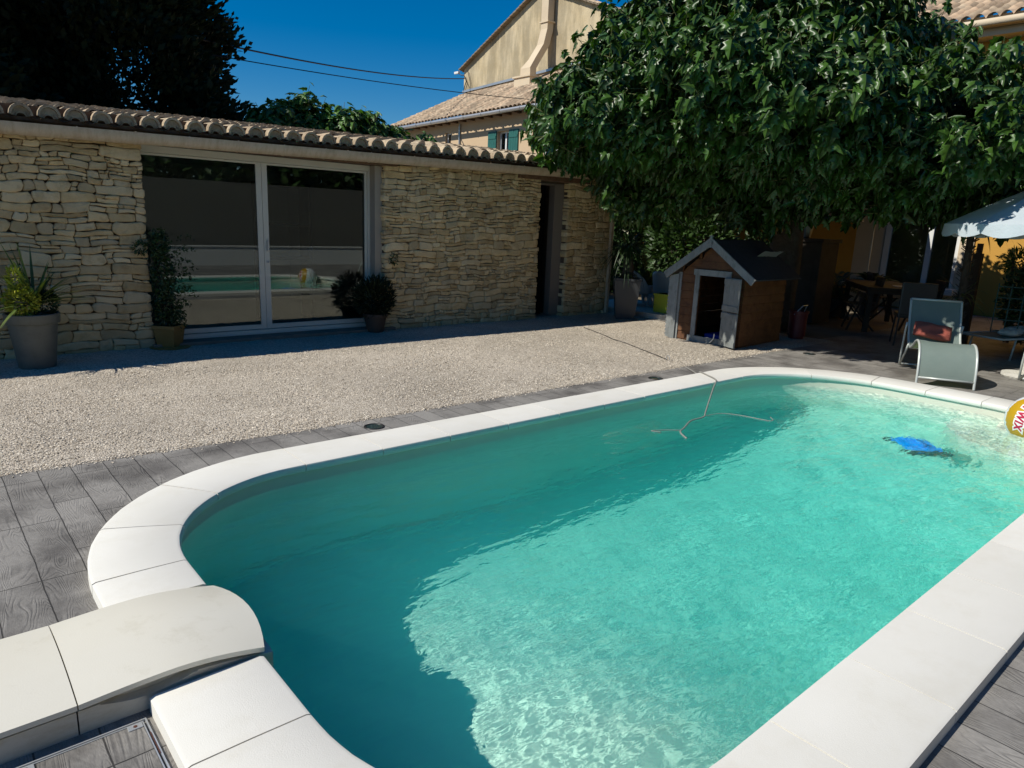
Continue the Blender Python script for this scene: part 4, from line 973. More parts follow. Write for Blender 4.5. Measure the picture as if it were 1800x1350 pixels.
# climber in an ochre pot, left of the glazed doors
cl = root('climber_pot', 'tall dark climbing plant in a square ochre pot left of the glazed doors', 'potted plant', (2.02, 7.76, GZ))
b = MB(); v4 = [(.085, 0), (.11, .2), (.118, .205), (.118, .235), (.10, .235)]
MB().lathe([(.12, 0), (.155, .20), (.168, .205), (.168, .238), (.145, .238), (.14, .21)], n=4).build('pot', M['terracotta'], cl)
MB().lathe([(.19, 0), (.20, .012), (.18, .018)], n=24).build('saucer', M['terracotta'], cl)
b = MB()
for i in range(9):
    a = random.uniform(0, 2*PI); b.tube([(.05*math.cos(a), .04*math.sin(a), .2), (.07*math.cos(a+1)-.02, .03, .55), (.08*math.cos(a+2)-.04, .03, .9+random.uniform(-.1, .25))], .006, 5)
b.build('stems', M['bark'], cl)
Ps = []
for (cx, cz, rx, rz_, k) in ((-.01, .42, .13, .22, 800), (-.02, .75, .12, .30, 1100), (-.04, 1.05, .10, .18, 700), (.08, .30, .10, .14, 350)):
    q, _ = in_blob(k, (cx, 0, cz), (rx, .10, rz_), .2); Ps.append(q)
for k in range(16):
    z = random.uniform(.25, 1.12); l = random.uniform(.10, .24)
    Ps.append(np.array([(.08+l*t+random.gauss(0, .01), -.03+random.gauss(0, .02), z+.10*math.sin(t*2)-.04*t+random.gauss(0, .012)) for t in np.linspace(0, 1, 22)]))
P = np.vstack(Ps); n = len(P); v, f = oval(.24, .2)
scatter('foliage', P, rdir(n)+np.array((0, 0, -.5)), rdir(n), .024+np.random.rand(n)*.022, v, f, M['leaf_jas'], cl)

# bushy pot right of the glazed doors
rp = root('shrub_pot', 'low bushy dark plant in a pot right of the glazed doors', 'potted plant', (4.42, 7.72, GZ))
MB().lathe([(.10, 0), (.14, .20), (.152, .205), (.152, .235), (.13, .235), (.125, .2)], n=32).build('pot', mat('brown_pot', (.07, .045, .03), .7), rp, smooth=True, ang=40)
P, D = in_blob(1500, (.0, 0, .42), (.25, .17, .26), .1); n = len(P); v, f = oval(.12, .25)
scatter('foliage', P, D+rdir(n)*.5+np.array((0, 0, .5)), rdir(n), .05+np.random.rand(n)*.045, v, f, M['leaf_dark'], rp)

# small plants rooted in the wall joints
for (x, z, k, lb) in ((1.80, .98, 130, 'small tuft growing out of the wall joints left of the glazed doors'), (4.70, .86, 90, 'small tuft growing out of the wall joints right of the glazed doors')):
    P, D = in_blob(k, (x, 7.74, z), (.055, .05, .07), .1); n = len(P)
    o = scatter('wall_plant', P, D+rdir(n)*.4, rdir(n), .025+np.random.rand(n)*.02, *oval(.22, .2), M['leaf_jas']); tag(o, lb, 'plant', 'tufts growing in the wall')

# tall anthracite pot with a drooping palm by the wall's right end
tp = root('palm_pot', 'tall dark square pot with a drooping palm at the right end of the stone wall', 'potted plant', (8.62, 7.22, GZ))
MB().lathe([(.20, 0), (.29, .60), (.305, .605), (.305, .64), (.27, .64), (.265, .58)], n=4).build('pot', M['white_pot_rim'], tp)
b = MB(); b.tube([(0, 0, .5), (.01, 0, .8), (-.02, 0, 1.05)], [.10, .085, .06], 10); b.build('stem', M['bark'], tp, smooth=True)
blades('fronds', (-.02, 0, 1.12), 90, .62, .014, M['leaf_jas'], tp, -.2, .95, 1.2)
blades('lower_leaves', (0, 0, .72), 40, .26, .012, M['leaf_jas'], tp, -.3, .5, .9)

# two moulded resin armchairs
def armchair(loc, rz, lb):
    c = root('resin_armchair', lb, 'garden chair', loc, rz, 'moulded resin armchairs beside the playhouse')
    # local: x forward, back at -x
    V = []; F = []
    b = MB()
    nu, nv = 14, 8; G = []
    for i in range(nu+1):
        a = PI*.30+(2*PI-PI*.6)*i/nu; row = []
        for j in range(nv+1):
            t = j/nv; top = .44+.27*max(0, -math.cos(a))**.7; z = .30+(top-.30)*t; r_ = .235+.035*t
            row.append(b.b.verts.new((r_*math.cos(a), r_*1.05*math.sin(a), z)))
        G.append(row)
    for A, B in zip(G, G[1:]):
        for j in range(nv): b.b.faces.new((A[j], B[j], B[j+1], A[j+1]))
    bk = b.build('backrest', M['resin'], c, smooth=True); sm = bk.modifiers.new('s', 'SOLIDIFY'); sm.thickness = .018
    b = MB(); b.box((-.20, -.22, .285), (.24, .22, .31), bev=.01)
    b.build('seat', M['resin'], c)
    b = MB()
    for k in range(11):
        y = -.21+.042*k; b.bar((.215, y, .29), (.235, y*1.05, .02), .022, .008)
    b.build('front_apron', M['resin'], c)
    b = MB()
    for k in range(11): y = -.21+.042*k; b.bar((-.215, y, .29), (-.25, y*1.05, .02), .022, .008)
    b.build('rear_apron', M['resin'], c)
    for sx, sy in ((1, 1), (1, -1), (-1, 1), (-1, -1)):
        MB().bar((.20*sx, .21*sy, .30), (.245*sx, .235*sy, .0), .05, .03).build('leg', M['resin'], c)
    return c
armchair((9.85, 7.95, GZ), math.radians(-20), 'grey resin armchair half hidden behind the tall dark pot')
armchair((9.95, 7.42, GZ), math.radians(-8), 'grey resin armchair next to the playhouse gable, beside the lime box')
lb_ = root('lime_box', 'lime green plastic box under the armchair, left of the playhouse', 'box', (9.35, 6.98, .04))
b = MB(); b.box((-.14, -.14, 0), (.14, .14, .30), bev=.012); b.box((-.15, -.15, .27), (.15, .15, .30), bev=.006); b.build('tub', M['lime_p'], lb_)
MB().box((9.0, 6.6, -.05), (10.4, 8.7, .035)).build('low_plinth', M['concrete_pale'])
tag(bpy.data.objects['low_plinth'], 'low concrete plinth under the armchairs, left of the playhouse', 'plinth')

# ---------------- playhouse
pw = root('playhouse', 'wooden children playhouse with grey trim and its door standing open', 'playhouse', (7.72, 5.08, GZ), math.radians(3))
# local: facade in the plane x = 0, y from -.42 (right) to .42 (left), depth +x
W2, DP, HE, HP = .44, 1.10, .91, 1.265
b = MB()
nb = 9
def board_wall(b, p0, p1, z0, ztop, out, bh=.105, th=.016):
    """horizontal boards with a slight lap from p0 to p1 (xy), ztop(t) gives the height"""
    p0 = Vector((*p0, 0)); p1 = Vector((*p1, 0)); d = (p1-p0); L_ = d.length; d.normalize(); nrm = Vector((*out, 0)); z = z0
    while z < 1.3:
        zt = z+bh
        # clip to the gable
        lo, hi = 0.0, 1.0
        if ztop:
            ts = [i/60 for i in range(61) if ztop(i/60) >= z+.02]
            if not ts: break
            lo, hi = ts[0], ts[-1]
            t2 = [i/60 for i in range(61) if ztop(i/60) >= zt]; l2, h2 = (t2[0], t2[-1]) if t2 else ((lo+hi)/2-.01, (lo+hi)/2+.01)
        else:
            if z > HE-.02: break
            l2, h2 = lo, hi
        a = [p0+d*L_*lo, p0+d*L_*hi, p0+d*L_*h2, p0+d*L_*l2]
        zz = [z, z, zt-.004, zt-.004]; o1 = [nrm*.012, nrm*.012, nrm*.0, nrm*.0]
        f_ = [b.b.verts.new((q.x+o.x, q.y+o.y, h)) for q, o, h in zip(a, o1, zz)]; k_ = [b.b.verts.new((q.x-nrm.x*th, q.y-nrm.y*th, h)) for q, h in zip(a, zz)]
        b.b.faces.new(f_); b.b.faces.new(k_[::-1])
        for i in range(4): b.b.faces.new((f_[i], f_[(i+1) % 4], k_[(i+1) % 4], k_[i]))
        z = zt
def gable_top(t): return HE+(HP-HE)*(1-abs(2*t-1))
DY0, DY1, DZ = -.20, .17, .86   # door opening
seg = lambda ya, yb: (lambda t: gable_top(((ya+(yb-ya)*t)+W2)/(2*W2)))
board_wall(b, (0, DY1), (0, W2), .02, seg(DY1, W2), (-1, 0)); board_wall(b, (0, -W2), (0, DY0), .02, seg(-W2, DY0), (-1, 0))
# gable piece above the door
z = .86
while z < HP-.04:
    k = 1-(z+.09-HE)/(HP-HE) if z+.09 > HE else 1; yb_ = min(.20, W2*max(k, .02)); k0 = min(W2*min(1, 1-(z-HE)/(HP-HE)) if z > HE else W2, .2)
    k0 = max(k0, .02)
    vv = [b.b.verts.new(p) for p in [(-.012, -k0, z), (-.012, k0*.85, z), (0, yb_*.85, z+.088), (0, -yb_, z+.088)]]; b.b.faces.new(vv)
    z += .09
board_wall(b, (.0, -W2), (DP, -W2), .02, None, (0, -1)); board_wall(b, (0, W2), (DP, W2), .02, None, (0, 1)); board_wall(b, (DP, -W2), (DP, W2), .02, gable_top, (1, 0))
b.build('wall', M['play_orange'], pw)
MB().box((.0, -W2+.02, .0), (DP, W2-.02, .02)).build('floor', M['play_orange'], pw)
# roof slabs with felt and barge boards
b = MB(); RO = .17
for s_ in (1, -1):
    y0, z0, y1, z1 = 0, HP+.045, s_*(W2+RO), HE-.055
    b.bar((-.10, (y0+y1)/2, (z0+z1)/2), (DP+.07, (y0+y1)/2, (z0+z1)/2), math.hypot(y1-y0, z1-z0), .02, up_=(0, (z0-z1)*s_/1.0, abs(y1-y0)))
b.build('roof', M['felt'], pw)
b = MB()
for s_ in (1, -1):
    b.bar((-.125, -.018*s_, HP+.035), (-.125, s_*(W2+RO+.01), HE-.075), .022, .085, up_=(0, .6*s_, 1)); 
b.box((-.142, -.016, HP-.05), (-.112, .016, HP+.10))
b.build('barge_board', M['play_grey'], pw)
b = MB(); b.box((-.028, DY1, .0), (0-.012, DY1+.062, DZ+.05)); b.box((-.026, DY0-.055, .0), (-.012, DY0, DZ)); b.box((-.03, DY0-.07, DZ), (-.012, DY1+.085, DZ+.075)); b.box((-.032, DY0-.03, -.0), (.0, DY1+.10, .085))
b.build('door_trim', M['play_grey'], pw)
# corner post, scalloped verge boards seen edge-on at the left
b = MB(); b.box((-.02, W2-.005, 0), (.02, W2+.04, HE-.03)); b.build('corner_post', M['play_grey'], pw)
b = MB(); pts = [(0, 0)]
for k in range(17): z0_ = .02+k*.047; pts += [(-.11-.016, z0_+.012), (-.11, z0_+.024), (-.11-.016, z0_+.036)]
pts += [(-.11, .83), (0, .86)]
Mx = Matrix.Translation((-.03, W2+.03, 0)) @ Matrix(((.30, 0, -.95, 0), (-.95, 0, -.30, 0), (0, 1, 0, 0), (0, 0, 0, 1)))
b.prism(pts, .014, Mx); b.build('scalloped_board', M['play_grey'], pw)
# open stable door, two leaves, swung right
dm = Matrix.Translation((-.045, DY0-.015, 0)) @ Matrix.Rotation(math.radians(158), 4, 'Z')
for z0_, z1_, nm in ((.02, .445, 'lower'), (.455, .865, 'upper')):
    b = MB(); w_ = .29
    b.box((0, 0, z0_), (.014, w_, z1_), dm); b.box((.014, 0, z0_+.01), (.024, w_, z0_+.075), dm); b.box((.014, 0, z1_-.075), (.024, w_, z1_-.01), dm)
    b.bar((.019, .02, z0_+.08), (.019, w_-.02, z1_-.08), .009, .045) if 0 else None
    b.box((.014, w_*.33-.002, z0_+.08), (.0155, w_*.33+.002, z1_-.08), dm); b.box((.014, w_*.66-.002, z0_+.08), (.0155, w_*.66+.002, z1_-.08), dm)
    dl = b.build('door_leaf', M['play_grey'], pw)
    if nm == 'lower':
        q = dm @ Vector((.024, w_-.045, .26)); MB().lathe([(.010, 0), (.010, .004)], q, 12).build('knob_hole', M['dark'], dl)
MB().tube([(-.04, -.06, .03), (-.06, -.09, .035), (-.05, -.13, .09), (-.05, -.135, .15)], .009, 6).build('door_hook', M['galv'], pw)
bm_ = MB().box((.12, -.20, .0), (.6, .15, .09), bev=.02).build('seat_mat', mat('blue_mat', (.01, .03, .25), .7)); bm_.location = (7.72, 5.05, GZ+.022); tag(bm_, 'blue mat lying on the playhouse floor', 'mat')
sv = root('roof_leaf_litter', 'patch of pale sheeting lying on the playhouse roof', 'sheet', (8.55, 4.86, 1.06), 0)
b = MB(); G = [[b.b.verts.new((x*.05, y*.035, -.020*abs(y)*0-.71*.035*(-y)*-1*1.0+random.uniform(0, .012))) for y in range(-3, 4)] for x in range(-5, 6)]
for A, B in zip(G, G[1:]):
    for j in range(6): b.b.faces.new((A[j], A[j+1], B[j+1], B[j]))
b.build('sheet', M['alu'], sv)
# red bin right of the playhouse
rb = root('red_bin', 'dark red plastic bin standing in the shade right of the playhouse', 'bin', (9.35, 4.72, GZ))
MB().lathe([(.10, 0), (.125, .36), (.135, .365), (.135, .39), (.12, .39), (.118, .05)], n=32, cap=False).build('tub', M['red_p'], rb, smooth=True, ang=40)
MB().tube([(-.125, .0, .34), (-.06, -.08, .47), (.06, -.08, .47), (.125, 0, .34)], .007, 6).build('handle', M['galv'], rb)

# ---------------- tree with its branches
def limb(b, p, q, r0, r1, wob=.06, n=6):
    p = Vector(p); q = Vector(q); pts = []; rr = []
    for i in range(n+1):
        t = i/n; o = Vector((random.uniform(-1, 1), random.uniform(-1, 1), random.uniform(-1, 1)))*wob*(0 if i in (0, n) else 1); pts.append(p.lerp(q, t)+o); rr.append(r0+(r1-r0)*t)
    b.tube(pts, rr, 9)
def shoots(blobs, n, up_, hang, tip=(7, 11), size=(.13, .21), shell=.5, seed=1):
    """leaf rosettes on the tips of drooping shoots; returns P, D, N, S, clump and shoot lines"""
    np.random.seed(seed)
    vol = np.array([bl[1][0]*bl[1][1]*bl[1][2] for bl in blobs])**(2/3); pick = np.random.choice(len(blobs), n, p=vol/vol.sum())
    P, D, Nn, S, Cc = [], [], [], [], []; tw = []
    for i in range(n):
        c, r = blobs[pick[i]]; q, d = in_blob(1, c, r, shell); q = q[0]; d = d[0]
        if q[2] < 1.48: continue
        k = np.random.randint(*tip); sd = d*np.array((1, 1, .7))+np.array((0, 0, up_))+np.random.randn(3)*.25; sd /= np.linalg.norm(sd); l = .26+.28*np.random.rand(); cl_ = np.random.rand()*.65
        tw.append((q-sd*l*.7, q+sd*l*.3))
        for j in range(k):
            t = -.6+j/k; base = q+sd*l*t+np.random.randn(3)*.02; a = j*2.4+np.random.rand(); side = np.cross(sd, np.array((math.cos(a), math.sin(a), .3))); side /= np.linalg.norm(side)
            dd = side*.75+sd*.25+np.array((0, 0, -hang*(.6+.8*np.random.rand()))); nn = sd*.8+np.array((0, 0, .9))+np.random.randn(3)*.35
            P.append(base+side*.03); D.append(dd); Nn.append(nn); S.append(np.random.uniform(*size)*(1-.25*max(0, t))); Cc.append(cl_)
    return P, D, Nn, S, Cc, tw
def twigs(name, tw, r, m, parent):
    V = []; F = []
    for p, q in tw:
        p = np.array(p); q = np.array(q); d = unit(q-p); sx = unit(np.cross(d, (0.1, .2, 1))); sy = np.cross(d, sx); k = len(V)
        for e_, rr in ((p, r), (q, r*.5)):
            for a in (0, 2.09, 4.19): V.append(e_+rr*(math.cos(a)*sx+math.sin(a)*sy))
        F += [(k, k+1, k+4, k+3), (k+1, k+2, k+5, k+4), (k+2, k, k+3, k+5)]
    return np_mesh(name, V, F, m, parent)
tree = root('plane_tree', 'broad leafy tree spreading over the terrace and the playhouse', 'tree', (10.1, 5.45, GZ))
TL = np.array((10.1, 5.45, GZ))
b = MB(); limb(b, (0, 0, 0), (0, 0, 1.75), .27, .22, .02)
for q in ((-2.2, 1.2, 2.7), (-2.0, -.9, 2.6), (.3, -2.2, 2.6), (2.0, .4, 2.7), (.2, 2.0, 2.7), (-.6, -.3, 3.8), (.8, .8, 3.6)):
    limb(b, (0, 0, 1.6), (q[0]*.45, q[1]*.45, 1.6+(q[2]-1.6)*.7), .13, .08); limb(b, (q[0]*.45, q[1]*.45, 1.6+(q[2]-1.6)*.7), q, .08, .03)
b.build('trunk', M['bark'], tree, smooth=True)
blobs = [((9.9, 5.1, 3.1), (2.4, 2.2, 1.35)), ((8.0, 5.2, 3.0), (1.6, 1.6, 1.15)), ((6.75, 5.75, 2.85), (1.0, 1.0, .85)), ((6.9, 4.7, 2.9), (1.0, 1.0, .7)), ((7.2, 3.9, 2.7), (.9, .8, .6)), ((7.9, 6.35, 2.95), (1.15, 1.15, .95)), ((7.9, 4.1, 2.8), (1.35, 1.2, .95)), ((8.9, 3.0, 2.6), (1.4, 1.25, .75)),
         ((10.6, 3.2, 2.4), (1.4, 1.0, .7)), ((11.5, 4.8, 2.8), (1.6, 1.9, 1.05)), ((7.2, 7.05, 2.72), (.75, .7, .60)), ((8.4, 6.7, 2.15), (1.0, .9, .50)), ((8.2, 4.6, 4.0), (1.2, 1.3, .7)), ((8.8, 4.3, 3.4), (1.0, .9, .55)), ((6.15, 5.75, 2.55), (.75, .75, .55)), ((8.0, 6.4, 1.85), (.8, .6, .42)), ((8.9, 5.3, 1.75), (.6, .6, .38)), ((7.95, 6.35, 3.75), (.9, .9, .75)), ((8.7, 5.6, 4.2), (1.1, 1.1, .6)), ((12.9, 4.9, 2.9), (1.3, 1.2, .8)),
         ((9.2, 4.2, 2.1), (1.5, 1.5, .5)), ((10.2, 2.9, 2.0), (1.3, 1.2, .45)), ((8.0, 5.6, 2.15), (.9, .9, .45)), ((9.6, 6.9, 2.2), (1.2, .8, .5)), ((12.4, 6.0, 3.1), (1.3, 1.6, 1.0))]
P, D, Nn, S, Cc, tw = shoots(blobs, 6200, .3, .85, tip=(8, 12), size=(.085, .185), seed=3)
v, f = lobed()
Cc = np.array(Cc)
scatter('crown', np.array(P)-TL, D, Nn, S, v, f, M['leaf_tree'], tree, Cc)
twigs('twig', [(p-TL, q-TL) for p, q in tw], .007, M['branch'], tree)

# ---------------- fig bush behind the roof, conifer, background greens
fg = root('fig_tree', 'bright green fig bush rising behind the pool house roof', 'bush', (6.7, 13.1, 0))
blobs = [((5.4, 13, 2.65), (.55, .6, .62)), ((6.1, 13.2, 2.85), (.55, .5, .75)), ((6.7, 13.0, 2.75), (.55, .5, .6)), ((7.3, 13.1, 2.75), (.5, .5, .62)), ((7.9, 13.2, 2.7), (.5, .5, .5)), ((6.6, 13.2, 2.1), (1.6, .7, .7))]
P, D, Nn, S, Cc, tw = shoots(blobs, 950, .6, .5, size=(.13, .2), seed=9)
FL = np.array((6.7, 13.1, 0)); v, f = lobed()
scatter('crown', np.array(P)-FL, D, Nn, S, v, f, M['leaf_fig'], fg, np.array(Cc)); twigs('twig', [(p-FL, q-FL) for p, q in tw], .008, M['branch'], fg)
b = MB(); limb(b, (0, 0, 0), (0, 0, 1.6), .12, .09, .03); limb(b, (0, 0, 1.2), (-.8, 0, 2.4), .07, .03); limb(b, (0, 0, 1.2), (.7, 0, 2.4), .07, .03); b.build('trunk', M['bark'], fg)
f2 = root('fig_sapling', 'small leafy bush between the fig and the tiled lean-to', 'bush', (8.9, 13.6, 0))
blobs = [((8.95, 13.6, 2.75), (.35, .35, .42)), ((9.5, 13.8, 2.6), (.35, .35, .3))]
P, D, Nn, S, Cc, tw = shoots(blobs, 60, .6, .5, size=(.12, .18), seed=19); FL = np.array((8.9, 13.6, 0))
scatter('crown', np.array(P)-FL, D, Nn, S, v, f, M['leaf_fig'], f2, np.array(Cc)); b = MB(); limb(b, (0, 0, 0), (0, 0, 2.6), .06, .03, .03); b.build('trunk', M['bark'], f2)
def conifer(name, lb, base, H, Rr, nC, seed, grp, m='leaf_dark'):
    np.random.seed(seed); random.seed(seed)
    t_ = root(name, lb, 'tree', base, 0, grp)
    b = MB(); limb(b, (0, 0, 0), (0, 0, H*.85), .22, .05, .05)
    z = np.random.rand(nC)**.8*H; ph_ = np.random.rand(nC)*2*PI
    prof_ = Rr*(np.clip((H-z)/H, 0, 1)**.72)*(1+.16*np.sin(ph_*3+z*1.7)+.13*np.sin(z*6+ph_*2)); rr = prof_*(.45+.58*np.random.rand(nC)**.45)
    C0 = np.stack([rr*np.cos(ph_), rr*np.sin(ph_), z+.3], 1); k = 26
    for i in range(0, nC, max(1, nC//60)): limb(b, (0, 0, C0[i][2]*.9), tuple(C0[i]*.9), .03, .01, .03, 3)
    b.build('trunk', M['bark'], t_)
    out = np.stack([np.cos(ph_), np.sin(ph_), np.full(nC, .55)], 1)
    P = np.repeat(C0, k, 0)+np.random.randn(nC*k, 3)*np.array((.11, .11, .13))+np.repeat(out, k, 0)*(np.random.rand(nC*k, 1)*.22)
    D = np.repeat(out, k, 0)+np.random.randn(nC*k, 3)*.45; v, f = oval(.28, .1)
    scatter('crown', P, D, rdir(nC*k), .10+np.random.rand(nC*k)*.11, v, f, M[m], t_, np.repeat(np.random.rand(nC)*.65, k))
conifer('cypress_tree', 'huge dark evergreen behind the roof, its right edge against the sky', (3.3, 16.6, 0), 9.5, 3.1, 4600, 4, 'dark evergreens behind the pool house')
conifer('cypress_tree', 'dark evergreen standing between and behind the two others', (1.4, 18.6, 0), 10.0, 3.0, 3400, 24, 'dark evergreens behind the pool house')
conifer('cypress_tree', 'huge dark evergreen at the far left, behind the roof', (-.5, 15.2, 0), 9.0, 3.0, 3600, 14, 'dark evergreens behind the pool house')
random.seed(99); np.random.seed(99)
# ---------------- terrace in the shade
aw = root('awning', 'dark awning stretched out from the ochre house over the terrace', 'awning', (16, 6.8, GZ))
b = MB(); v8 = [b.b.verts.new(p) for p in [(-2.6, -1.0, 1.75), (-2.6, 4.6, 1.75), (0, 4.6, 2.45), (0, -1.0, 2.45), (-2.6, -1.0, 1.78), (-2.6, 4.6, 1.78), (0, 4.6, 2.48), (0, -1.0, 2.48)]]
for q in ((3, 2, 1, 0), (4, 5, 6, 7), (0, 1, 5, 4), (1, 2, 6, 5), (2, 3, 7, 6), (3, 0, 4, 7)): b.b.faces.new([v8[i] for i in q])
b.build('canopy', mat('awning_cloth', (.03, .028, .025), .9), aw)
MB().box((-2.66, -1.02, 1.68), (-2.58, 4.62, 1.79), bev=.01).build('front_bar', M['dark'], aw)
MB().tube([(-2.0, -.98, 0), (-2.0, -.98, 2.0)], .014, 8).build('post', M['zinc'], aw)
# teak table and slatted chairs
tb = root('dining_table', 'long dark wooden dining table in the shade of the terrace', 'table', (12.0, 4.72, GZ), math.radians(35))
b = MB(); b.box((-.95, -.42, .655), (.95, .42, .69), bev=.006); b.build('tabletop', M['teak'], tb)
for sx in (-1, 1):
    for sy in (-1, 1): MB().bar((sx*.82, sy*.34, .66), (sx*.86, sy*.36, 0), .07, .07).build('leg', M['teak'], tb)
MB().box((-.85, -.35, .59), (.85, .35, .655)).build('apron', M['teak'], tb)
cd_ = MB().box((-.16, -.10, 0), (.16, .10, .006), bev=.002).build('place_mat', M['white_paint']); cd_.location = (11.75, 4.35, GZ+.693); cd_.rotation_euler = (0, 0, .5); tag(cd_, 'white sheet lying on the near end of the dark dining table', 'sheet')
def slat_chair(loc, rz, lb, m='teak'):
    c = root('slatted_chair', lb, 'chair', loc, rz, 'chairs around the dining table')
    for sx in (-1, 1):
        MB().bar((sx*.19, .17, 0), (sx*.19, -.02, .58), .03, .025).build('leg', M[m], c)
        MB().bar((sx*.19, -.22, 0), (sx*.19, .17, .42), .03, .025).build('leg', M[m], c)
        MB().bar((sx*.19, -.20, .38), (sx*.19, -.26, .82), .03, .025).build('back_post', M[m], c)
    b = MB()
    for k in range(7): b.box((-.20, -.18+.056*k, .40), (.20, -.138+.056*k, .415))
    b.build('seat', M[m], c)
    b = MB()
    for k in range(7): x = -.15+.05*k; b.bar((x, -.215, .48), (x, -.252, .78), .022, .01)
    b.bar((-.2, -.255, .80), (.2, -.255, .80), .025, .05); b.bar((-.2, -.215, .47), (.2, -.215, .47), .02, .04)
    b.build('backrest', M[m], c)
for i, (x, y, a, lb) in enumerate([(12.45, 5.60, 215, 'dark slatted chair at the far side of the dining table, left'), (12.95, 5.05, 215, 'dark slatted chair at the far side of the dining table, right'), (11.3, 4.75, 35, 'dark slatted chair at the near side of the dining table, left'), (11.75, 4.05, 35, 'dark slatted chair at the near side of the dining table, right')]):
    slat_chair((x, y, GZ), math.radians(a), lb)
bc = root('black_chair', 'black upholstered chair standing behind the lounger with the red cushion', 'chair', (10.35, 3.62, GZ), math.radians(-62))
MB().box((-.21, -.2, .38), (.21, .2, .44), bev=.02).build('seat', M['dark'], bc); MB().box((-.21, -.23, .42), (.21, -.18, .86), bev=.02).build('backrest', M['dark'], bc)
for sx in (-1, 1):
    for sy in (-1, 1): MB().tube([(sx*.18, sy*.17, .38), (sx*.2, sy*.19, 0)], .012, 6).build('leg', M['dark'], bc)
# pillar with lantern
pi_ = root('planting_block', 'dark rectangular planter box in the deep shade behind the red bin', 'planter', (11.5, 5.75, GZ))
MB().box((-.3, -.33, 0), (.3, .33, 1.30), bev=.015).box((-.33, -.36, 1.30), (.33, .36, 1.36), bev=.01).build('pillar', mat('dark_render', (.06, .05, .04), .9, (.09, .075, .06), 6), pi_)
pi_.name = 'garden_pillar'; pi_['label'] = 'dark square pillar in the deep shade behind the red bin'; pi_['category'] = 'pillar'
la = root('lantern', 'small lantern standing on top of the dark pillar', 'lantern', (11.5, 5.84, GZ+1.36))
MB().lathe([(.05, 0), (.05, .02), (.035, .02)], n=6, cap=False).build('base', M['dark'], la)
MB().lathe([(.055, .02), (.085, .20)], n=6, cap=False).build('panes', mat('lantern_pane', (.35, .33, .27), .3), la)
MB().lathe([(.10, .20), (.095, .21), (.03, .27), (.02, .30)], n=6).build('cap', M['dark'], la)
# plants of the terrace
def leafy(name, lb, cat, c, r, n, size, m, tpl, shell=.25, grp=None, up_=.3, stem=True):
    t_ = root(name, lb, cat, (c[0], c[1], GZ), 0, grp)
    P, D = in_blob(n, (0, 0, c[2]-GZ), r, shell); k = len(P)
    P = P+np.random.randn(k, 3)*.03
    scatter('foliage', P, D+rdir(k)*.7+np.array((0, 0, up_)), rdir(k)+np.array((0, 0, .6)), size[0]+np.random.rand(k)*(size[1]-size[0]), *tpl, M[m], t_)
    if stem:
        b = MB()
        for q in range(5): a = q*1.3; b.tube([(.03*math.cos(a), .03*math.sin(a), 0), (r[0]*.3*math.cos(a), r[1]*.3*math.sin(a), (c[2]-GZ)*.6), (r[0]*.6*math.cos(a), r[1]*.6*math.sin(a), c[2]-GZ+r[2]*.3)], .012, 5)
        b.build('stems', M['bark'], t_)
    return t_
OV = oval(.28, .15); LB = lobed()
leafy('laurel_bush', 'leafy bush with sunlit tips behind the playhouse roof', 'bush', (11.6, 8.2, 1.05), (.8, .9, .85), 3600, (.09, .15), 'leaf_hedge', OV)
leafy('laurel_bush', 'dark tall shrub between the stone outbuilding and the armchairs', 'bush', (12.2, 10.6, 1.0), (1.4, 1.3, 1.2), 5500, (.12, .2), 'leaf_jas', OV)
leafy('laurel_bush', 'dark shrub against the ochre wall beyond the armchairs', 'bush', (14.0, 11.4, 1.3), (1.6, 1.9, 1.6), 8000, (.14, .24), 'leaf_jas', OV)
leafy('ivy_bush', 'dark bush beside the tree trunk, left of the pillar', 'bush', (11.8, 6.7, .8), (.5, .45, .8), 1500, (.07, .12), 'leaf_jas', OV)
def cycas(c, lb, n=34, L_=.62, h=.35, m='leaf_hedge'):
    t_ = root('sago_palm', lb, 'palm', (c[0], c[1], GZ), 0, 'sago palms on the terrace')
    MB().lathe([(.16, 0), (.20, h*.8), (.21, h*.82), (.21, h)], n=20).build('pot', M['white_pot_rim'], t_)
    MB().tube([(0, 0, h), (0, 0, h+.14)], [.07, .05], 8).build('trunk', M['bark'], t_)
    P, D, Nn, S = [], [], [], []
    for i in range(n):
        a = random.uniform(0, 2*PI); el = random.uniform(.1, 1.2); l = L_*random.uniform(.8, 1.1)
        for j in range(16):
            t = .15+.85*j/15; d = np.array((math.cos(a)*math.cos(el), math.sin(a)*math.cos(el), math.sin(el))); p = np.array((0, 0, h+.14))+d*l*t-np.array((0, 0, .45*l*t*t)); sx = np.array((-math.sin(a), math.cos(a), 0))
            for s_ in (-1, 1): P.append(p); D.append(sx*s_+d*.5); Nn.append((0, 0, 1)); S.append(.13*(1-.5*abs(t-.5)))
    scatter('fronds', P, D, Nn, S, *oval(.07, .2), M[m], t_)
cycas((12.6, 5.75), 'sago palm in a pot left of the dining table'); cycas((13.6, 5.55), 'sago palm in front of the cream door jamb', 30, .5, .40)
dc = root('spiny_palm', 'tall slim spiny trunk with bare arching fronds left of the parasol', 'palm', (10.5, 3.13, GZ))
b = MB(); b.tube([(0, 0, 0), (.02, 0, .8), (0, .02, 1.75)], [.055, .05, .04], 10)
for k in range(150):
    z = random.uniform(.15, 1.7); a = random.uniform(0, 2*PI); b.bar((.045*math.cos(a), .045*math.sin(a), z), (.10*math.cos(a), .10*math.sin(a), z+.04), .014, .008)
b.build('trunk', M['bark'], dc)
blades('fronds', (0, 0, .70), 26, .60, .009, M['leaf_blade'], dc, -.1, .8, .9); blades('crown', (0, 0, 1.75), 40, .6, .012, M['leaf_jas'], dc, -.1, .9, .8)
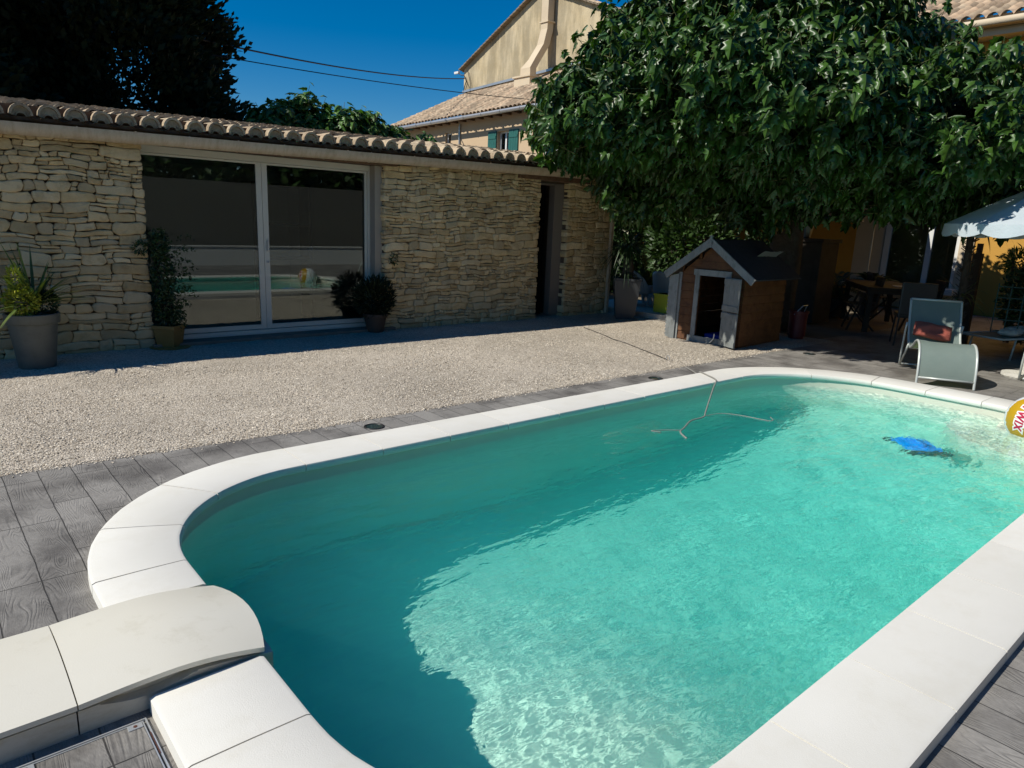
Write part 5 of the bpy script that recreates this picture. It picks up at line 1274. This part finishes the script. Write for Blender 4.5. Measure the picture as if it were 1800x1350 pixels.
leafy('privet_hedge', 'dark clipped hedge below the parasol at the right edge', 'hedge', (11.7, 2.35, .62), (.75, .62, .62), 4200, (.05, .09), 'leaf_jas', OV, .4)
leafy('grass_tuft', 'light green feathery tuft on top of the dark hedge', 'plant', (12.2, 2.95, 1.10), (.28, .22, .18), 500, (.07, .12), 'leaf_fig', oval(.10, .2), .2)
tr_ = root('trellis', 'dark green square-mesh trellis in front of the hedge at the right edge', 'trellis', (10.6, 2.65, GZ), math.radians(-68))
b = MB()
for k in range(6): b.bar((-.1+.14*k, 0, .30), (-.1+.14*k, 0, .92), .012, .012)
for k in range(5): b.bar((-.1, 0, .32+.14*k), (.62, 0, .32+.14*k), .012, .012)
b.build('lattice', mat('green_wood', (.03, .09, .08), .7), tr_)
sp = root('stepped_post', 'dark brown stepped post beside the spiny palm', 'post', (11.0, 3.16, GZ))
MB().box((-.05, -.05, 0), (.05, .05, 1.27)).box((-.03, -.03, 1.27), (.03, .03, 1.40)).build('post', M['teak'], sp)

# ---------------- sun loungers
def lounger(loc, rz, lb):
    """x runs from the foot towards the head"""
    c = root('sun_lounger', lb, 'sun lounger', loc, rz, 'grey sling loungers by the pool')
    H = .25
    prof = [(-.012, 0.0), (.0, .06), (.025, .18), (.09, .31), (.19, .385), (.31, .405), (.44, .375), (.56, .32), (.70, .275), (.82, .275), (.93, .33), (1.02, .43), (1.12, .58), (1.22, .76)]
    def sm(p, n=4):
        out = []
        for i in range(len(p)-1):
            a, b_, c_, d = p[max(0, i-1)], p[i], p[i+1], p[min(len(p)-1, i+2)]
            for k in range(n):
                t = k/n; out.append(tuple(.5*((2*b_[q])+(-a[q]+c_[q])*t+(2*a[q]-5*b_[q]+4*c_[q]-d[q])*t*t+(-a[q]+3*b_[q]-3*c_[q]+d[q])*t**3) for q in (0, 1)))
        return out+[p[-1]]
    pr = sm(prof)
    b = MB()
    for s_ in (-1, 1): b.tube([(x, s_*H, z) for x, z in pr], .0125, 8)
    b.tube([(.002, -H, .075), (.002, H, .075)], .010, 8); b.tube([(1.22, -H, .76), (1.22, H, .76)], .0125, 8); b.tube([(.76, -H, .262), (.76, H, .262)], .010, 8)
    b.build('frame', M['alu'], c, smooth=True)
    b = MB(); rows = []
    fab = [q for q in pr if q[1] > .07]
    for x, z in fab: rows.append([b.b.verts.new((x, -H+.006+(2*H-.012)*j/8, z-.006*math.sin(PI*j/8)+.002)) for j in range(9)])
    for A, B in zip(rows, rows[1:]):
        for j in range(8): b.b.faces.new((A[j], A[j+1], B[j+1], B[j]))
    b.build('sling', M['mesh_fabric'], c, smooth=True)
    b = MB()
    for s_ in (-1, 1):
        yy_ = s_*(H+.022)
        b.tube([(1.06, yy_, .505), (1.10, yy_, .42), (1.14, yy_, .2), (1.145, yy_, .0)], .0115, 8); b.tube([(.72, yy_, .30), (.90, yy_, .16), (1.11, yy_, .015)], .0115, 8)
    b.tube([(1.14, -H-.02, .02), (1.14, H+.02, .02)], .010, 8)
    b.build('rear_leg', M['alu'], c, smooth=True)
    return c
L1 = lounger((7.72, 2.30, GZ), math.atan2(.458, .889), 'grey sling lounger with a brick-red cushion, foot end towards the pool')
def cushion(name, sx, sy, sz, m, parent=None):
    b = MB(); n = 14; T = []; Bt = []
    for i in range(n+1):
        r1, r2 = [], []
        for j in range(n+1):
            u, v_ = i/n*2-1, j/n*2-1; h = (max(0, (1-abs(u)**2.6))*max(0, (1-abs(v_)**2.6)))**.5
            pin = 1-.06*(1-h); w1 = .012*math.sin(u*5+v_*3)+.008*math.sin(v_*9)
            r1.append(b.b.verts.new((sx*u*pin+.01*math.sin(v_*3), sy*v_*pin, sz*h+w1*h))); r2.append(b.b.verts.new((sx*u*pin+.01*math.sin(v_*3), sy*v_*pin, -sz*h)))
        T.append(r1); Bt.append(r2)
    for G in (T, Bt):
        for i in range(n):
            for j in range(n): b.b.faces.new((G[i][j], G[i+1][j], G[i+1][j+1], G[i][j+1]))
    bmesh.ops.remove_doubles(b.b, verts=b.b.verts, dist=.0005)
    return b.build(name, m, parent, smooth=True)
cu = cushion('red_cushion', .10, .195, .055, M['pillow']); tag(cu, 'brick-red cushion leaning in the seat of the grey lounger', 'cushion')
rzL = math.atan2(.458, .889)
cu.matrix_world = Matrix.Translation((7.72, 2.30, GZ)) @ Matrix.Rotation(rzL, 4, 'Z') @ Matrix.Translation((.95, .03, .44)) @ Matrix.Rotation(math.radians(-48), 4, 'Y') @ Matrix.Rotation(math.radians(-6), 4, 'Z')
L3 = L1.copy(); COL.objects.link(L3); L3.location = (8.06, 1.16, GZ); L3.rotation_euler = (0, 0, rzL+.05); L3['label'] = 'grey sling lounger cut off by the right edge, behind the floating ball'
for ch in list(L1.children):
    c2 = ch.copy(); COL.objects.link(c2); c2.parent = L3
# sunbed with ivory cushions
sb = root('sunbed', 'flat grey sunbed with ivory cushions at the right edge, in the shade', 'sun lounger', (10.15, 2.72, GZ), math.radians(-18))
b = MB()
for s_ in (-1, 1): b.tube([(0, s_*.27, .27), (1.7, s_*.27, .27)], .013, 8)
b.tube([(0, -.27, .27), (0, .27, .27)], .013, 8)
b.build('frame', M['alu'], sb, smooth=True)
MB().box((.0, -.262, .268), (1.7, .262, .274)).build('sling', M['mesh_fabric'], sb)
for x in (.25, 1.4):
    for s_ in (-1, 1): MB().tube([(x, s_*.27, .27), (x-.05, s_*.27, 0)], .012, 8).build('leg', M['alu'], sb, smooth=True)
for i, (x, y, sx, a, lb) in enumerate([(.42, -.08, .16, .3, 'ivory cushion on the sunbed, nearer its foot'), (.80, .05, .2, -.2, 'ivory rolled cushion lying across the middle of the sunbed')]):
    q = cushion('ivory_cushion', sx, .12, .045, M['cushion']); q.matrix_world = Matrix.Translation((10.15, 2.72, GZ)) @ Matrix.Rotation(math.radians(-18), 4, 'Z') @ Matrix.Translation((x, y, .318)) @ Matrix.Rotation(a, 4, 'Z'); tag(q, lb, 'cushion', 'ivory cushions on the sunbed')

# ---------------- parasol with its base
um = root('parasol', 'pale grey garden parasol with scalloped valance at the right edge', 'parasol', (9.12, 1.99, GZ))
MB().tube([(0, 0, .02), (0, 0, 2.1)], .017, 10).build('pole', M['white_paint'], um, smooth=True)
b = MB(); NS = 8; Rr = .98; zr, za_ = 1.60, 2.10; phs = math.radians(112)
def can(u, t):  # u angle index 0..8, t 0..1 from the apex
    a = phs+2*PI*u/NS; k = math.cos(PI/NS)/math.cos(((u % 1)-.5)*2*PI/NS); sag = .035*math.sin(PI*t)*(4*(u % 1)*(1-(u % 1)))
    r_ = Rr*t*(k*1.0+(1-k)*.75); return (r_*math.cos(a), r_*math.sin(a), za_+(zr-za_)*t**1.12-sag-.0)
nu, nt_ = 6, 10; G = []
for i in range(NS*nu): G.append([b.b.verts.new(can(i/nu, max(.001, j/nt_))) for j in range(nt_+1)])
for i in range(NS*nu):
    A, B = G[i], G[(i+1) % (NS*nu)]
    for j in range(nt_): b.b.faces.new((A[j], A[j+1], B[j+1], B[j]))
cn = b.build('canopy', M['canvas'], um, smooth=True, ang=25); b = MB(); V0 = []; 
nsc = 12
for i in range(NS*nsc):
    x, y, z = can(i/nsc, 1.0); s_ = (i/nsc*2) % 1; dz = .095+.04*math.sin(PI*s_); fl_ = 1.012+.01*math.sin(i*.9)
    V0.append((b.b.verts.new((x, y, z)), b.b.verts.new((x*1.005, y*1.005, z-.035)), b.b.verts.new((x*fl_, y*fl_, z-dz))))
for A, B in zip(V0, V0[1:]+V0[:1]):
    b.b.faces.new((A[0], A[1], B[1], B[0])); b.b.faces.new((A[1], A[2], B[2], B[1]))
b.build('valance', M['canvas'], cn, smooth=True)
for k in range(NS):
    p = can(k, 1.0); q = can(k, .5); MB().tube([(0, 0, 2.06), (q[0], q[1], q[2]-.012), (p[0]*.995, p[1]*.995, p[2]-.012)], .006, 5).build('rib', M['white_paint'], um)
    MB().tube([(0, 0, 1.62), (q[0], q[1], q[2]-.015)], .005, 5).build('strut', M['white_paint'], um)
ub = root('round_stand', 'round cream exposed-aggregate parasol base at the right edge', 'stand', (9.12, 1.99, GZ))
MB().lathe([(.001, .0), (.19, .0), (.20, .02), (.195, .05), (.05, .065), (.03, .07), (.03, .26), (.018, .27)], n=40, cap=False).build('base', M['concrete_pale'], ub, smooth=True, ang=30)

# ---------------- floating ball with printed panel
bl = root('beach_ball', 'white and gold inflatable ball floating at the far right, printed Twix', 'ball', (6.74, 1.325, -.005))
BR = .205
to_cam = (Vector((0, 0, CAM_H))-Vector((6.74, 1.325, -.005))).normalized()
bz = to_cam; bx = Vector((0, 0, 1)).cross(bz).normalized(); by = bz.cross(bx)   # bx right, by up, bz to the viewer
def sph(u, v_, r=BR):  # angles right / up from the direction that faces the pool's near end
    return (bx*math.sin(u)*math.cos(v_)+by*math.sin(v_)+bz*math.cos(u)*math.cos(v_))*r
b1, b2 = MB(), MB(); nu, nv = 64, 32
for i in range(nu):
    for j in range(nv):
        u0, u1 = 2*PI*i/nu, 2*PI*(i+1)/nu; v0, v1 = PI*j/nv-PI/2, PI*(j+1)/nv-PI/2
        # poles of the panels lie sideways
        def pt(u, v_): return bx.lerp(bx, 0)*math.sin(v_)*BR+(by*math.sin(u)+bz*math.cos(u))*math.cos(v_)*BR
        q = [pt(u0, v0), pt(u1, v0), pt(u1, v1), pt(u0, v1)]
        c_ = sum(q, Vector())/4; ux, uy, uz = c_.dot(bx)/BR, c_.dot(by)/BR, c_.dot(bz)/BR
        gold = uz > .12 and (ux*ux+uy*uy) < .86 and not (uy < -.25 and ux > -.15-.55*(uy+.25))
        t_ = b1 if gold else b2
        if (q[0]-q[1]).length < 1e-6: q = [q[0], q[2], q[3]]
        elif (q[2]-q[3]).length < 1e-6: q = q[:3]
        t_.face(q)
for t_ in (b1, b2): bmesh.ops.remove_doubles(t_.b, verts=t_.b.verts, dist=1e-5)
b2.build('white_skin', mat('white_vinyl', (.72, .74, .76), .25, spec=.6), bl, smooth=True); b1.build('gold_panel', M['gold'], bl, smooth=True)
def ball_text(name, m, off, r):
    cu_ = bpy.data.curves.new('t', 'FONT'); cu_.body = 'Twix'; cu_.size = .11; cu_.offset = off; cu_.align_x = 'CENTER'; cu_.align_y = 'CENTER'; cu_.shear = .15
    to = bpy.data.objects.new('t', cu_); COL.objects.link(to); dg = bpy.context.evaluated_depsgraph_get(); me = bpy.data.meshes.new_from_object(to.evaluated_get(dg)); bpy.data.objects.remove(to)
    bm_2 = bmesh.new(); bm_2.from_mesh(me); bmesh.ops.subdivide_edges(bm_2, edges=bm_2.edges, cuts=1); bmesh.ops.triangulate(bm_2, faces=bm_2.faces)
    for v_ in bm_2.verts:
        x, y = v_.co.x*1.0, v_.co.y*1.25; a = math.radians(-100); X, Y = x*math.cos(a)-y*math.sin(a), x*math.sin(a)+y*math.cos(a)
        v_.co = sph((X-.085)/BR, (Y+.015)/BR, r)
    bm_2.to_mesh(me); bm_2.free(); me.materials.clear(); me.materials.append(m); o = bpy.data.objects.new(name, me); link(o, bl); return o
ball_text('lettering_edge', M['lettering_edge'], .012, BR+.0012); ball_text('lettering', M['lettering'], .002, BR+.0026)

# ---------------- pool robot under water, hoses on it
ro = root('pool_robot', 'blue pool cleaning robot under the rippling water at the far end', 'pool robot', (6.06, 1.92, -.68), math.radians(50))
MB().box((-.16, -.13, .02), (.16, .13, .13), bev=.055).build('body', M['blue'], ro, smooth=True, ang=60)
MB().box((-.19, -.17, .0), (-.13, .17, .07), bev=.02).box((.13, -.17, .0), (.19, .17, .07), bev=.02).build('brush', M['dark'], ro)
MB().tube([(-.1, 0, .12), (-.08, 0, .19), (.08, 0, .19), (.1, 0, .12)], .014, 8).build('handle', M['blue'], ro, smooth=True)
def spline(pts, n=8):
    out = []
    for i in range(len(pts)-1):
        a, b_, c_, d = pts[max(0, i-1)], pts[i], pts[i+1], pts[min(len(pts)-1, i+2)]
        for k in range(n):
            t = k/n; out.append(tuple(.5*((2*b_[q])+(-a[q]+c_[q])*t+(2*a[q]-5*b_[q]+4*c_[q]-d[q])*t*t+(-a[q]+3*b_[q]-3*c_[q]+d[q])*t**3) for q in range(3)))
    return out+[tuple(pts[-1])]
h1 = MB().tube(spline([(6.13, 4.25, -.038), (6.03, 4.10, -.038), (5.92, 3.95, -.034), (5.86, 3.885, .008), (5.78, 3.75, .010), (5.70, 3.62, .012), (5.62, 3.545, .006), (5.50, 3.49, -.03), (5.20, 3.33, -.085), (4.95, 3.19, -.108), (4.83, 3.125, -.114), (4.685, 3.117, -.114), (4.596, 3.098, -.113), (4.425, 3.023, -.114), (4.295, 2.965, -.114), (4.202, 2.842, -.114)]), .0065, 8).build('robot_hose', M['hose'], smooth=True)
tag(h1, 'grey-beige cable running over the coping and floating in the pool', 'cable')
h2 = MB().tube(spline([(4.83, 3.135, -.115), (5.042, 3.113, -.115), (5.143, 2.988, -.115), (5.212, 2.744, -.115), (5.32, 2.81, -.114)]), .0035, 6).build('floating_cable', M['hose'], smooth=True); tag(h2, 'thin cable branch floating to the right on the water', 'cable')
h3 = MB().tube(spline([(4.35, 2.99, -.115), (4.266, 3.054, -.115), (4.141, 3.117, -.115), (4.17, 3.05, -.115)]), .0035, 6).build('floating_cable', M['hose'], smooth=True); tag(h3, 'thin cable branch floating to the left on the water', 'cable')
h4 = MB().tube(spline([(7.2, 6.75, -.036), (6.955, 6.161, -.036), (6.80, 5.85, -.036), (6.711, 5.561, -.036), (6.55, 5.2, -.036), (6.40, 4.85, -.036), (6.288, 4.611, -.036)]), .0035, 6).build('ground_cable', M['black'], smooth=True); tag(h4, 'dark cable lying across the gravel towards the pool', 'cable')
rg = root('cable_ring', 'small metal ring standing at the end of the dark cable on the gravel', 'ring', (6.29, 4.60, GZ+.03))
b = MB(); b.tube([(.012*math.cos(a)*1.0, .030*math.cos(a), .030*math.sin(a)) for a in [2*PI*k/20 for k in range(21)]], .004, 6); b.build('ring', M['zinc'], rg, smooth=True)
